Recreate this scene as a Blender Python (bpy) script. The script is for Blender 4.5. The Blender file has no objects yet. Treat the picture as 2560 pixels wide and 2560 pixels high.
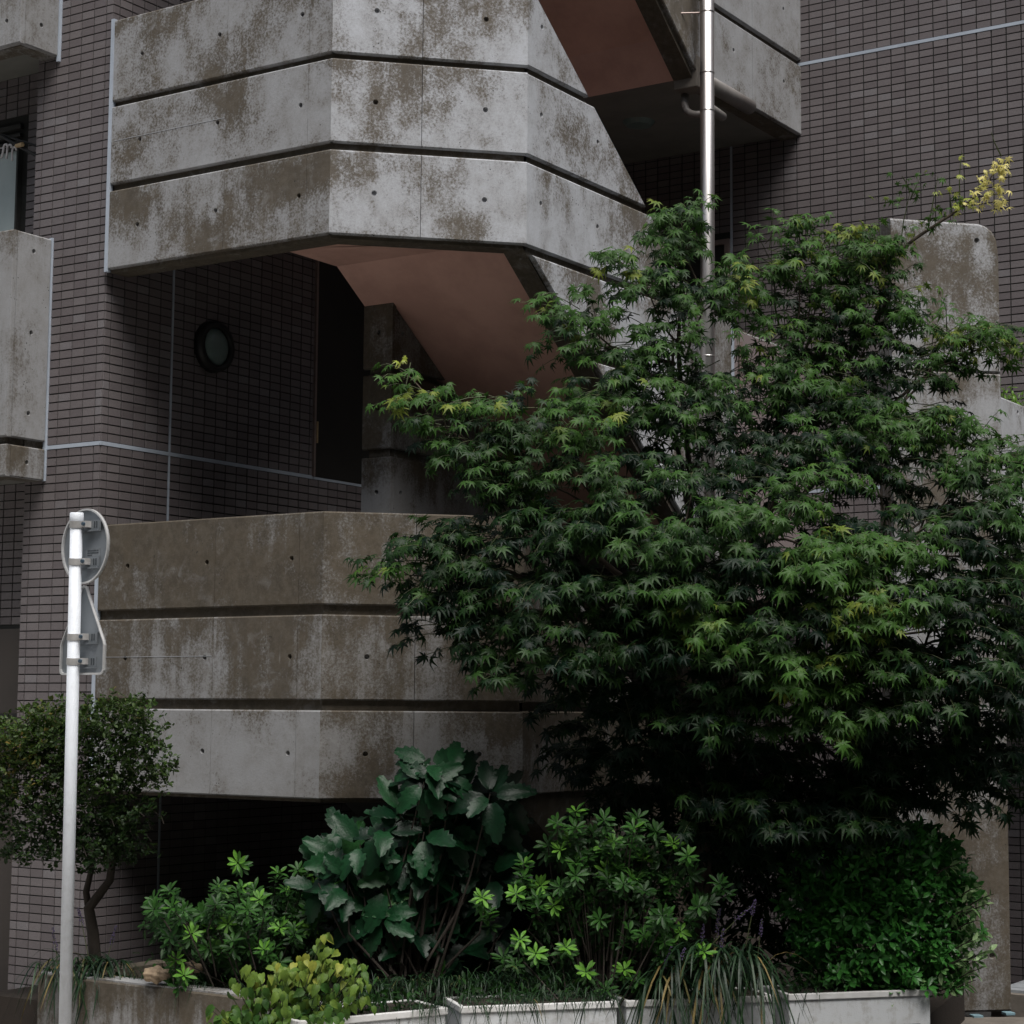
import bpy, math, random
import numpy as np
from mathutils import Vector, Matrix
from mathutils.geometry import tessellate_polygon

random.seed(7); rng = np.random.default_rng(11)
scene = bpy.context.scene
C = scene.collection
H = 1.75                      # eye height; all numbers below are relative to the eye, H is added when meshes are made

# ------------------------------------------------------------------ camera
FPX, PITCH, ROLL, YAW = 4883.66, math.radians(5.798), math.radians(.4756), math.radians(33.46)
fw = np.array([-math.sin(YAW)*math.cos(PITCH), math.cos(YAW)*math.cos(PITCH), math.sin(PITCH)])
_r0 = np.array([math.cos(YAW), math.sin(YAW), 0.]); _u0 = np.cross(_r0, fw)
rt = math.cos(ROLL)*_r0 + math.sin(ROLL)*_u0
up = -math.sin(ROLL)*_r0 + math.cos(ROLL)*_u0
cam_d = bpy.data.cameras.new('camera'); cam = bpy.data.objects.new('camera', cam_d); C.objects.link(cam)
cam_d.sensor_width = 36; cam_d.lens = FPX/2560*36; cam_d.clip_end = 2000
cam.matrix_world = Matrix(((rt[0], up[0], -fw[0], 0), (rt[1], up[1], -fw[1], 0), (rt[2], up[2], -fw[2], H), (0, 0, 0, 1)))
scene.camera = cam

# ------------------------------------------------------------------ world, sun, exposure
SUN_AZ, SUN_EL = math.radians(130), math.radians(64)     # azimuth clockwise from +Y
world = bpy.data.worlds.new('World'); scene.world = world; world.use_nodes = True
wn = world.node_tree; wn.nodes.clear()
sky = wn.nodes.new('ShaderNodeTexSky'); sky.sky_type = 'NISHITA'; sky.sun_disc = False
sky.sun_elevation = SUN_EL; sky.sun_rotation = SUN_AZ; sky.dust_density = 4; sky.air_density = 1.4
hs = wn.nodes.new('ShaderNodeHueSaturation'); hs.inputs['Saturation'].default_value = .5
bg = wn.nodes.new('ShaderNodeBackground'); bg.inputs['Strength'].default_value = .05
wo = wn.nodes.new('ShaderNodeOutputWorld')
wn.links.new(sky.outputs[0], hs.inputs['Color']); wn.links.new(hs.outputs[0], bg.inputs['Color']); wn.links.new(bg.outputs[0], wo.inputs[0])
sd = bpy.data.lights.new('sun', 'SUN'); sd.energy = 1.5; sd.angle = math.radians(36); sd.color = (1, .97, .93)
sun = bpy.data.objects.new('sun', sd); C.objects.link(sun)
sdir = Vector((math.sin(SUN_AZ)*math.cos(SUN_EL), math.cos(SUN_AZ)*math.cos(SUN_EL), math.sin(SUN_EL)))
sun.rotation_euler = sdir.to_track_quat('Z', 'Y').to_euler(); sun.location = sdir*30
vs = scene.view_settings
vs.view_transform = 'Standard'; vs.look = 'None'; vs.exposure = 1.34; vs.gamma = 1; vs.use_curve_mapping = False
scene.render.resolution_x = scene.render.resolution_y = 1024
try:
    scene.cycles.max_bounces = 6; scene.cycles.diffuse_bounces = 3; scene.cycles.glossy_bounces = 3; scene.cycles.transmission_bounces = 4
except Exception: pass

# ------------------------------------------------------------------ pixel helpers (2560 px photograph), eye at the origin
def ray(x, y): return fw + (x-1280)/FPX*rt - (y-1280)/FPX*up
def on(x, y, ax, v): d = ray(x, y); return d*(v/d[ax])
def onp(x, y, n, c): d = ray(x, y); return d*(c/float(d@np.array(n)))
def PZ(x, y, Z): return ray(x, y)*Z
def proj(p): z = p@fw; return 1280+FPX*(p@rt)/z, 1280-FPX*(p@up)/z, z

# ------------------------------------------------------------------ materials
def mat(name):
    m = bpy.data.materials.new(name); m.use_nodes = True; nt = m.node_tree
    b = nt.nodes['Principled BSDF']; return m, nt, b
def nd(nt, t, **k):
    n = nt.nodes.new(t)
    for a, v in k.items():
        if a in n.inputs: n.inputs[a].default_value = v
        else: setattr(n, a, v)
    return n
def math_(nt, op, a, b=None, c=None, clamp=False):
    n = nt.nodes.new('ShaderNodeMath'); n.operation = op; n.use_clamp = clamp
    for i, v in enumerate((a, b, c)):
        if v is None: continue
        if isinstance(v, (int, float)): n.inputs[i].default_value = v
        else: nt.links.new(v, n.inputs[i])
    return n.outputs[0]
def mixc(nt, f, a, b, mode='MIX'):
    n = nt.nodes.new('ShaderNodeMix'); n.data_type = 'RGBA'; n.blend_type = mode
    for k, v in ((0, f), (6, a), (7, b)):
        if isinstance(v, (int, float)): n.inputs[k].default_value = v
        elif isinstance(v, tuple): n.inputs[k].default_value = (*v, 1)
        else: nt.links.new(v, n.inputs[k])
    return n.outputs[2]
def noise(nt, vec, scale, detail=4, rough=.55, dist=0):
    n = nd(nt, 'ShaderNodeTexNoise'); n.inputs['Scale'].default_value = scale; n.inputs['Detail'].default_value = detail
    n.inputs['Roughness'].default_value = rough; n.inputs['Distortion'].default_value = dist
    nt.links.new(vec, n.inputs['Vector']); return n.outputs[0]
def vmul(nt, vec, s, add=(0, 0, 0)):
    n = nt.nodes.new('ShaderNodeVectorMath'); n.operation = 'MULTIPLY_ADD'
    nt.links.new(vec, n.inputs[0]); n.inputs[1].default_value = s; n.inputs[2].default_value = add; return n.outputs[0]
def sstep(nt, x, lo, hi):
    n = nt.nodes.new('ShaderNodeMapRange'); n.interpolation_type = 'SMOOTHSTEP'
    for k, v in ((0, x), (1, lo), (2, hi)):
        if isinstance(v, (int, float)): n.inputs[k].default_value = v
        else: nt.links.new(v, n.inputs[k])
    return n.outputs[0]
def bump(nt, b, h, strength=.3, dist=.004):
    n = nt.nodes.new('ShaderNodeBump'); n.inputs['Strength'].default_value = strength; n.inputs['Distance'].default_value = dist
    nt.links.new(h, n.inputs['Height']); nt.links.new(n.outputs[0], b.inputs['Normal'])

def make_concrete():
    """weathered board concrete; object colour: R = stain cover, G = downward streaks, B = paleness"""
    m, nt, b = mat('weathered_concrete'); L = nt.links
    P = nd(nt, 'ShaderNodeNewGeometry').outputs['Position']
    oi = nd(nt, 'ShaderNodeObjectInfo'); sp = nd(nt, 'ShaderNodeSeparateColor'); L.new(oi.outputs['Color'], sp.inputs[0])
    cov, stk, pale = sp.outputs
    big = noise(nt, P, 1.55, 8, .62, .35)
    mid = noise(nt, vmul(nt, P, (1, 1, .8), (3, 9, 1)), 7, 6, .68, .2)
    streak = noise(nt, vmul(nt, P, (13, 13, 1.1)), 1, 5, .6)
    fine = noise(nt, P, 75, 4, .75)
    grain = noise(nt, P, 330, 2, .7)
    a = math_(nt, 'MULTIPLY', big, .72); a = math_(nt, 'MULTIPLY_ADD', mid, .28, a)
    sdlt = math_(nt, 'MULTIPLY', math_(nt, 'SUBTRACT', streak, .5), math_(nt, 'MULTIPLY', stk, 1.0))
    a = math_(nt, 'ADD', a, sdlt)
    a = math_(nt, 'MULTIPLY_ADD', math_(nt, 'SUBTRACT', fine, .5), .42, a)
    dr = nd(nt, 'ShaderNodeAttribute', attribute_name='drop').outputs['Fac']     # distance below the top of the pour, runs of moss start there
    run = math_(nt, 'SUBTRACT', 1.0, sstep(nt, dr, .0, math_(nt, 'MULTIPLY_ADD', streak, .75, -.12)))
    a = math_(nt, 'ADD', a, math_(nt, 'MULTIPLY', math_(nt, 'MULTIPLY', run, stk), .22))
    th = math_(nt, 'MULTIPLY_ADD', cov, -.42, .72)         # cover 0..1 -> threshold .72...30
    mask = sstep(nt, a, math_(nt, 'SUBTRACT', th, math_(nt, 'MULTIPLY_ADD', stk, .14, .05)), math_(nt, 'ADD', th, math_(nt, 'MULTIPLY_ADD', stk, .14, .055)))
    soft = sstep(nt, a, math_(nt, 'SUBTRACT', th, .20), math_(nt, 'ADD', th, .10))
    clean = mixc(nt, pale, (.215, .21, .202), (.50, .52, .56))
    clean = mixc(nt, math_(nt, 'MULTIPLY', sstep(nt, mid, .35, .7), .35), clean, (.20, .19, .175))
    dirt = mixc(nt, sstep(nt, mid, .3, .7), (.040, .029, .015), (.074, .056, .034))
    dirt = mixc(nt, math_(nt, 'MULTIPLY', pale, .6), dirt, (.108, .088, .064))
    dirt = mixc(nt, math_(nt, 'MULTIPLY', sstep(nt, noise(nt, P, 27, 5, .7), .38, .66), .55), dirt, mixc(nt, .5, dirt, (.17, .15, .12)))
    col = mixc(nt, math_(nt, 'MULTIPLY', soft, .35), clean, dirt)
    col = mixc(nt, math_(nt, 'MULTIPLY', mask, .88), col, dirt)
    blot = sstep(nt, noise(nt, vmul(nt, P, (1, 1, 1), (1, 4, 7)), 11, 5, .65, .6), .52, .74)
    blot = math_(nt, 'MULTIPLY', blot, math_(nt, 'MULTIPLY', sstep(nt, noise(nt, P, 1.7, 2), .45, .62), .38))
    col = mixc(nt, blot, col, mixc(nt, pale, (.30, .30, .295), (.52, .54, .58)))
    # lime runs
    lime = sstep(nt, noise(nt, vmul(nt, P, (30, 30, 2.2), (5, 2, 0)), 1, 4, .6), .66, .74)
    lime = math_(nt, 'MULTIPLY', lime, math_(nt, 'MULTIPLY', sstep(nt, noise(nt, P, 3.3, 3), .5, .65), .4))
    col = mixc(nt, lime, col, (.42, .42, .41))
    # pores
    vo = nd(nt, 'ShaderNodeTexVoronoi'); vo.inputs['Scale'].default_value = 45; L.new(P, vo.inputs['Vector'])
    pore = math_(nt, 'LESS_THAN', vo.outputs['Distance'], math_(nt, 'MULTIPLY', sstep(nt, noise(nt, P, 9, 2), .52, .75), .24))
    col = mixc(nt, math_(nt, 'MULTIPLY', pore, .75), col, (.03, .028, .024))
    col = mixc(nt, math_(nt, 'MULTIPLY', sstep(nt, grain, .35, .65), .32), col, mixc(nt, .5, col, (.02, .02, .02)))
    L.new(col, b.inputs['Base Color']); b.inputs['Roughness'].default_value = .86; b.inputs['Specular IOR Level'].default_value = .3
    hgt = math_(nt, 'MULTIPLY_ADD', fine, .7, math_(nt, 'MULTIPLY', grain, .35)); hgt = math_(nt, 'SUBTRACT', hgt, math_(nt, 'MULTIPLY', pore, 1.2))
    bump(nt, b, hgt, .45, .004)
    return m
def make_tile():
    m, nt, b = mat('mauve_wall_tile'); L = nt.links
    P = nd(nt, 'ShaderNodeNewGeometry').outputs['Position']
    at = nd(nt, 'ShaderNodeAttribute', attribute_name='tint'); oi = nd(nt, 'ShaderNodeObjectInfo')
    v = math_(nt, 'FRACT', math_(nt, 'ADD', at.outputs['Fac'], oi.outputs['Random']))
    c = mixc(nt, v, (.134, .117, .121), (.190, .171, .174))
    c = mixc(nt, math_(nt, 'MULTIPLY', math_(nt, 'GREATER_THAN', v, .95), .6), c, (.215, .205, .215))
    sp = noise(nt, P, 260, 2, .7); c = mixc(nt, math_(nt, 'MULTIPLY', sstep(nt, sp, .3, .7), .5), c, (.075, .064, .066))
    lg = noise(nt, P, 1.3, 4); c = mixc(nt, math_(nt, 'MULTIPLY', sstep(nt, lg, .45, .75), .25), c, (.07, .06, .058))
    L.new(c, b.inputs['Base Color']); b.inputs['Roughness'].default_value = .55; b.inputs['Specular IOR Level'].default_value = .35
    bump(nt, b, sp, .25, .002); return m
def simple(name, col, rough=.7, metal=0, nscale=0, col2=None, spec=.4, bs=.15, namt=.6):
    m, nt, b = mat(name)
    b.inputs['Base Color'].default_value = (*col, 1); b.inputs['Roughness'].default_value = rough
    b.inputs['Metallic'].default_value = metal; b.inputs['Specular IOR Level'].default_value = spec
    if nscale:
        P = nd(nt, 'ShaderNodeNewGeometry').outputs['Position']; n = noise(nt, P, nscale, 5, .65)
        c = mixc(nt, math_(nt, 'MULTIPLY', sstep(nt, n, .35, .68), namt), col, col2 or tuple(x*.6 for x in col))
        nt.links.new(c, b.inputs['Base Color']); bump(nt, b, noise(nt, P, nscale*9, 3, .7), bs, .003)
    return m
def leaf_mat(name, dark, light, young=None, rough=.42, trans=.22, veins=0, spec=.5):
    m, nt, b = mat(name); L = nt.links
    at = nd(nt, 'ShaderNodeAttribute', attribute_name='tint'); oi = nd(nt, 'ShaderNodeObjectInfo')
    sp = nd(nt, 'ShaderNodeSeparateColor'); L.new(oi.outputs['Color'], sp.inputs[0])
    # stuff meshes carry tint on their points, single leaves in the object colour (R); white object colour means none
    own = math_(nt, 'LESS_THAN', sp.outputs[1], .5)
    t = math_(nt, 'ADD', math_(nt, 'MULTIPLY', own, sp.outputs[0]), math_(nt, 'MULTIPLY', math_(nt, 'SUBTRACT', 1.0, own), at.outputs['Fac']))
    c = mixc(nt, sstep(nt, t, 0.0, .7), dark, light)
    if young: c = mixc(nt, sstep(nt, t, .72, 1.0), c, young)
    P = nd(nt, 'ShaderNodeNewGeometry').outputs['Position']
    n = noise(nt, P, 40, 3, .6); c = mixc(nt, math_(nt, 'MULTIPLY', sstep(nt, n, .4, .7), .35), c, tuple(x*.5 for x in dark))
    L.new(c, b.inputs['Base Color']); b.inputs['Roughness'].default_value = rough; b.inputs['Specular IOR Level'].default_value = spec
    bump(nt, b, noise(nt, P, 90, 2, .5), .35, .004)
    tr = nd(nt, 'ShaderNodeBsdfTranslucent'); L.new(mixc(nt, .5, c, tuple(min(1, x*2) for x in light)), tr.inputs[0])
    mx = nd(nt, 'ShaderNodeMixShader'); mx.inputs[0].default_value = trans
    L.new(b.outputs[0], mx.inputs[1]); L.new(tr.outputs[0], mx.inputs[2]); L.new(mx.outputs[0], nt.nodes['Material Output'].inputs[0]); return m

M = dict(

    concrete=make_concrete(), tile=make_tile(),
    grout=simple('dark_grout', (.022, .023, .021), .9, nscale=8),
    caulk=simple('pale_blue_sealant', (.40, .45, .52), .6, nscale=5, col2=(.30, .34, .40)),
    paint=simple('salmon_soffit_paint', (.64, .39, .325), .75, nscale=2.2, col2=(.47, .275, .225), bs=.4, namt=.75),
    plaster=simple('grey_soffit_plaster', (.17, .17, .155), .85, nscale=4, col2=(.12, .12, .11)),
    dark=simple('dark_painted_wall', (.035, .036, .034), .8, nscale=3),
    steel=simple('brushed_stainless', (.60, .575, .56), .36, 1, nscale=3, col2=(.50, .47, .45), bs=.03, namt=.4),
    ironpipe=simple('grey_painted_pipe', (.20, .19, .18), .45, nscale=6, col2=(.13, .11, .10)),
    lilac=simple('mauve_painted_panel', (.23, .19, .19), .6, nscale=2, col2=(.19, .155, .155)),
    doorpaint=simple('black_brown_door', (.02, .019, .017), .5, nscale=3),
    brown=simple('dull_brown_panel', (.052, .043, .038), .6, nscale=1.2, col2=(.03, .027, .024)),
    frame=simple('bronze_frame', (.28, .22, .20), .4, .4, nscale=5),
    glass=simple('frosted_glass', (.16, .20, .20), .25, nscale=1.5, col2=(.22, .27, .27), spec=.6),
    pane=simple('pale_net_curtain_glass', (.42, .49, .49), .35, nscale=2.5, col2=(.33, .40, .40), spec=.5),
    lampglass=simple('milky_lamp_glass', (.15, .21, .20), .35, nscale=6),
    polewhite=simple('white_pole_paint', (.74, .78, .84), .38, nscale=9, col2=(.66, .70, .76), namt=.35),
    signback=simple('grey_aluminium', (.22, .24, .26), .45, .55, nscale=5, col2=(.24, .26, .28), namt=.5),
    signedge=simple('pale_sign_edge', (.62, .62, .62), .4, .3, nscale=9),
    galv=simple('galvanised_band', (.55, .54, .53), .36, .35, nscale=12),
    bolt=simple('blue_steel_bolt', (.13, .19, .25), .4, .8, nscale=20),
    ink=simple('dark_label_ink', (.05, .06, .07), .6, nscale=20),
    label=simple('grey_label', (.20, .22, .24), .5, nscale=20),
    planter=simple('white_planter_render', (.60, .61, .62), .8, nscale=26, col2=(.46, .47, .48), bs=.6),
    rim=simple('white_planter_rim', (.66, .66, .66), .55, nscale=7, col2=(.48, .47, .45)),
    soil=simple('dark_soil', (.028, .021, .016), .95, nscale=14, bs=.8),
    asphalt=simple('asphalt', (.052, .052, .052), .9, nscale=30, bs=.5),
    paving=simple('grey_blue_paving', (.27, .29, .31), .7, nscale=12, col2=(.20, .215, .23)),
    footway=simple('pale_footway_paving', (.34, .325, .305), .85, nscale=5, col2=(.28, .268, .25)),
    kerb=simple('stained_kerb_concrete', (.17, .15, .13), .9, nscale=6, col2=(.08, .07, .058), bs=.5),
    reflector=simple('blue_grey_stud', (.20, .32, .37), .45, nscale=20),
    bark=simple('maple_bark', (.075, .058, .042), .85, nscale=18, col2=(.035, .028, .022), bs=.6),
    bark2=simple('grey_shrub_bark', (.034, .027, .021), .85, nscale=18, bs=.6),
    stemgreen=simple('green_stem', (.06, .075, .03), .6, nscale=18),
    rock=simple('ochre_stone', (.34, .255, .17), .85, nscale=9, col2=(.17, .13, .10), bs=.8),
    hook=simple('white_plastic', (.62, .60, .61), .45, nscale=20),
    wood=simple('pale_wood', (.45, .33, .19), .6, nscale=20),
    purple=simple('violet_flower', (.045, .028, .085), .7, nscale=60),
    whiteflower=simple('white_flower', (.62, .64, .62), .6, nscale=60),
    blackpipe=simple('black_rod', (.012, .012, .012), .5, nscale=10),
    maple=leaf_mat('maple_leaf', (.002, .011, .005), (.042, .102, .018), (.20, .23, .035), .48, .16, spec=.16),
    gold=leaf_mat('maple_gold_leaf', (.26, .32, .03), (.66, .58, .20), None, .5, .3),
    boxy=leaf_mat('small_tree_leaf', (.009, .026, .006), (.045, .085, .014), (.15, .11, .024), .5, .18, spec=.3),
    azalea=leaf_mat('rosette_leaf', (.008, .026, .007), (.028, .092, .014), (.12, .29, .035), .47, .2, spec=.2),
    big=leaf_mat('large_toothed_leaf', (.002, .014, .006), (.008, .044, .015), (.03, .10, .02), .40, .06, spec=.2),
    lime=leaf_mat('lime_leaf', (.028, .080, .014), (.12, .19, .030), (.25, .27, .045), .52, .2, spec=.2),
    gard=leaf_mat('glossy_shrub_leaf', (.012, .060, .016), (.055, .21, .036), (.32, .46, .22), .34, .15, spec=.3),
    grass=leaf_mat('strap_leaf', (.007, .020, .010), (.022, .052, .020), (.20, .15, .06), .45, .12, spec=.25),
    weed=leaf_mat('bright_weed_leaf', (.06, .13, .02), (.15, .30, .04), None, .45, .3),
)

def streaked(name, c0, c1):
    m, nt, b = mat(name); P = nd(nt, 'ShaderNodeNewGeometry').outputs['Position']
    st_ = noise(nt, vmul(nt, P, (22, 22, 2.0)), 1, 5, .65); sp_ = noise(nt, P, 28, 5, .7)
    f_ = math_(nt, 'MULTIPLY', sstep(nt, math_(nt, 'MULTIPLY_ADD', sp_, .5, math_(nt, 'MULTIPLY', st_, .5)), .46, .66), .7)
    nt.links.new(mixc(nt, f_, c0, c1), b.inputs['Base Color']); b.inputs['Roughness'].default_value = .8
    bump(nt, b, noise(nt, P, 190, 3, .7), .7, .004); return m
M['planter'] = streaked('stained_white_planter', (.60, .62, .64), (.36, .35, .33))
M['polewhite'] = streaked('weathered_white_pole', (.74, .78, .84), (.62, .65, .69)); M['polewhite'].node_tree.nodes['Principled BSDF'].inputs['Roughness'].default_value = .4

# ------------------------------------------------------------------ mesh builder and object helpers
class MB:
    def __init__(s): s.v = []; s.f = []
    def add(s, vs, fs):
        o = len(s.v); s.v += [tuple(map(float, p)) for p in vs]; s.f += [tuple(i+o for i in f) for f in fs]; return s
    def box(s, x0, x1, y0, y1, z0, z1):
        return s.add([(x0,y0,z0),(x1,y0,z0),(x1,y1,z0),(x0,y1,z0),(x0,y0,z1),(x1,y0,z1),(x1,y1,z1),(x0,y1,z1)],
                     [(3,2,1,0),(4,5,6,7),(0,1,5,4),(1,2,6,5),(2,3,7,6),(3,0,4,7)])
    def obox(s, o, d, n, u0, u1, w0, w1, z0, z1):
        """box on a facet frame: u along d, w along the outward normal n"""
        P = lambda u, w, z: (o[0]+d[0]*u+n[0]*w, o[1]+d[1]*u+n[1]*w, z)
        return s.add([P(u0,w0,z0),P(u1,w0,z0),P(u1,w1,z0),P(u0,w1,z0),P(u0,w0,z1),P(u1,w0,z1),P(u1,w1,z1),P(u0,w1,z1)],
                     [(3,2,1,0),(4,5,6,7),(0,1,5,4),(1,2,6,5),(2,3,7,6),(3,0,4,7)])
    def prism(s, poly, z0, z1):
        n = len(poly)
        return s.add([(x,y,z0) for x,y in poly]+[(x,y,z1) for x,y in poly],
                     [tuple(range(n-1,-1,-1)), tuple(range(n,2*n))]+[(i,(i+1)%n,n+(i+1)%n,n+i) for i in range(n)])
    def xprism(s, prof, x0, x1):
        n = len(prof)
        return s.add([(x0,y,z) for y,z in prof]+[(x1,y,z) for y,z in prof],
                     [tuple(range(n-1,-1,-1)), tuple(range(n,2*n))]+[(i,(i+1)%n,n+(i+1)%n,n+i) for i in range(n)])
    def tube(s, pts, rad, n=10, cap=True):
        pts = [np.array(p, float) for p in pts]; m = len(pts)
        if not hasattr(rad, '__len__'): rad = [rad]*m
        vs, fs = [], []; prev = None
        for i, p in enumerate(pts):
            t = pts[min(i+1, m-1)]-pts[max(i-1, 0)]; t = t/(np.linalg.norm(t)+1e-9)
            a = prev if prev is not None else (np.array([0,0,1.]) if abs(t[2]) < .9 else np.array([1.,0,0]))
            a = a-t*(a@t); a /= np.linalg.norm(a)+1e-9; prev = a; b = np.cross(t, a)
            for k in range(n):
                q = 2*math.pi*k/n; vs.append(p+rad[i]*(math.cos(q)*a+math.sin(q)*b))
        for i in range(m-1):
            for k in range(n): fs.append((i*n+k, i*n+(k+1)%n, (i+1)*n+(k+1)%n, (i+1)*n+k))
        if cap: fs += [tuple(range(n-1,-1,-1)), tuple((m-1)*n+k for k in range(n))]
        return s.add(vs, fs)
    def build(s, name, material, parent=None, smooth=False, bevel=0):
        me = bpy.data.meshes.new(name); me.from_pydata([(x,y,z+H) for x,y,z in s.v], [], s.f); me.validate(); me.update()
        me.materials.append(M[material] if isinstance(material, str) else material)
        if smooth: me.polygons.foreach_set('use_smooth', [True]*len(me.polygons))
        o = bpy.data.objects.new(name, me); link(o, parent)
        if bevel:
            md = o.modifiers.new('bevel', 'BEVEL'); md.width = bevel; md.segments = 2; md.limit_method = 'ANGLE'
        return o
def wloc(p): return p.get('_b') if p else None
BASE = {}
def link(o, parent=None):
    C.objects.link(o)
    if parent is not None:
        o.parent = parent; b = BASE.get(parent.name)
        if b is not None: o.matrix_parent_inverse = Matrix.Translation(-b)
    return o
def tag(o, label=None, cat=None, group=None, kind=None):
    for k, v in (('label', label), ('category', cat), ('group', group), ('kind', kind)):
        if v: o[k] = v
    return o
def thing(name, loc, label, cat, group=None):
    o = bpy.data.objects.new(name, None); C.objects.link(o); b = Vector((loc[0], loc[1], loc[2]+H)); o.location = b
    o.empty_display_size = .1; BASE[o.name] = b; return tag(o, label, cat, group)
def tint(o, r, g, b): o.color = (r, g, b, 1); return o

# ------------------------------------------------------------------ plan of the building (metres)
YT, YF, XS, XTL = 7.9, 12.1, -8.03, -8.635       # tower front, main facade, tower right side, tower left edge
GZ = -H
s2 = math.sqrt(.5)
F1 = dict(o=(-7.985, 7.87), d=(1, 0), n=(0, -1), L=1.614)
F2 = dict(o=(-6.371, 7.87), d=(s2, s2), n=(s2, -s2), L=1.0637)
F3 = dict(o=(-5.619, 8.622), d=(0, 1), n=(1, 0), L=1.96)
XB = -5.619
DZ = 2.95

# ================================================================== ground
g = MB().add([(-400,-400,GZ),(400,-400,GZ),(400,400,GZ),(-400,400,GZ)], [(0,1,2,3)]).build('street', 'asphalt'); tag(g, kind='structure')
soil = MB().prism([(-7.9,7.05),(-6.05,7.05),(-5.35,7.05),(-3.6,9.0),(-3.9,10.4),(-5.0,12.0),(-7.9,12.0)], GZ-.02, -1.47).build('soil_bed', 'soil'); tag(soil, kind='structure')
# unseen sky blocker added behind the camera: plain fronts with windows and eaves
oo = dict(o=(-2.0, -4.4), d=(math.cos(math.radians(20)), math.sin(math.radians(20))), n=(-math.sin(math.radians(20)), math.cos(math.radians(20))))
for k_, (a0, a1, hh) in enumerate(((-26, -15.5, 10.4), (-15.4, -6.0, 11.2), (-5.9, 3.5, 10.6), (3.6, 13.5, 11.4), (13.6, 24, 10.5))):
    hb = MB().obox(oo['o'], oo['d'], oo['n'], a0, a1, -6, 0, GZ-.05, hh).obox(oo['o'], oo['d'], oo['n'], a0-.02, a1+.02, -.001, .35, hh, hh+.25)
    hb = hb.build('sky_blocker_terrace', 'plaster'); tag(hb, kind='structure')
    for wz in (.0, 2.9, 5.6, 8.3):
        for wu in np.arange(a0+1.2, a1-1.6, 2.4):
            MB().obox(oo['o'], oo['d'], oo['n'], wu, wu+1.3, .002, .03, wz-.3, wz+1.1).build('window', 'glass', hb)
for k_, (a0, a1, hh) in enumerate(((-3, 6.5, 11.0), (6.6, 15.5, 11.6), (15.6, 25, 10.8))):  # unseen row on the right, added to block low sky from that side
    hb = MB().box(7.5, 14, a0, a1, GZ-.05, hh).box(7.15, 14.02, a0-.02, a1+.02, hh+.001, hh+.25).build('sky_blocker_terrace', 'plaster'); tag(hb, kind='structure')
    for wz in (.0, 2.9, 5.6, 8.3):
        for wu in np.arange(a0+1.2, a1-1.6, 2.4):
            MB().box(7.47, 7.498, wu, wu+1.3, wz-.3, wz+1.1).build('window', 'glass', hb)
# pale paved footway in front of the building: slabs with open joints near the wall, one sheet beyond
fw_ = MB().add([(-40,-1.5,GZ+.004),(30,-1.5,GZ+.004),(30,7.3,GZ+.004),(-40,7.3,GZ+.004)], [(0,1,2,3)]).build('footway', 'footway'); tag(fw_, kind='structure')
fore = MB().prism([(-14,8.0),(-8.66,8.0),(-8.66,9.4),(-14,9.4)], GZ-.02, GZ+.03).build('forecourt_floor', 'kerb'); tag(fore, kind='structure')

# ================================================================== apartment building
bld = thing('apartment_building', (-6.5, 12.1, GZ), 'apartment block clad in small mauve tiles with pale blue sealant joints', 'building')
cores = []
tower = MB().box(XTL, XS, YT, YF+1.0, GZ-.1, 6.6).build('tower_wall', 'grout', bld)
fac = MB().box(XS+.002, -1.5, YF, YF+.9, GZ-.1, 6.6).build('facade_wall', 'grout', bld)
rec = MB().box(-13, XTL-.002, 8.107, 9.0, GZ-.1, 6.6).build('recess_wall', 'grout', bld)

CAULKS = (1.494, 4.482)
def rows(z0, z1):
    """tile rows (about 0.05 m) laid up and down from the two sealant joints"""
    out = []; g_ = .0025
    a, b = CAULKS[0]+.011, CAULKS[1]-.011; p = (b-a)/59
    out += [(a+p*k+g_, a+p*(k+1)-g_) for k in range(59)]
    z = CAULKS[0]-.011
    while z-.05 > GZ-.05: out.append((z-.05+g_, z-g_)); z -= .05
    z = CAULKS[1]+.011
    while z < 6.5: out.append((z+g_, z+.05-g_)); z += .05
    return [r for r in out if r[0] >= z0 and r[1] <= z1]
tiles = []     # (frame, u0,u1,z0,z1)
fT = dict(o=(XS, YT), d=(-1, 0), n=(0, -1)); fS = dict(o=(XS, YT), d=(0, 1), n=(1, 0))
xF0 = -4.155-6*.1*0
fF = dict(o=(-4.155, YF), d=(1, 0), n=(0, -1)); fR = dict(o=(XTL, 8.107), d=(-1, 0), n=(0, -1))
def cols_half(n): return [(.0005, .0466)]+[(.05+.1*i+.0034, .15+.1*i-.0034) for i in range(n)]
for z0, z1 in rows(GZ, 6.2):
    for u0, u1 in cols_half(5)+[(.5534, .604)]: tiles.append((fT, u0, u1, z0, z1, 'T'))
for z0, z1 in rows(GZ, 5.4):
    for u0, u1 in cols_half(40):
        if abs(u0+.05-.47-.0) < .0: continue
        tiles.append((fS, u0, u1, z0, z1, 'S'))
for z0, z1 in rows(GZ, 6.0):
    for i in range(-38, 18):
        u0, u1 = i*.1+.0034, i*.1+.0966; x = -4.155+u0
        if -6.96 < x < -6.16 and (1.2 < z0 < 3.32 or 4.2 < z0 < 6.1): continue
        tiles.append((fF, u0, u1, z0, z1, 'F'))
for z0, z1 in rows(GZ, 6.0):
    for i in range(0, 12):
        u0, u1 = i*.1+.0034, i*.1+.0966; x = XTL-u1
        if z0 < .46: continue
        if x < -8.975 and 2.2 < z1 < 3.66: continue
        tiles.append((fR, u0, u1, z0, z1, 'R'))
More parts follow.
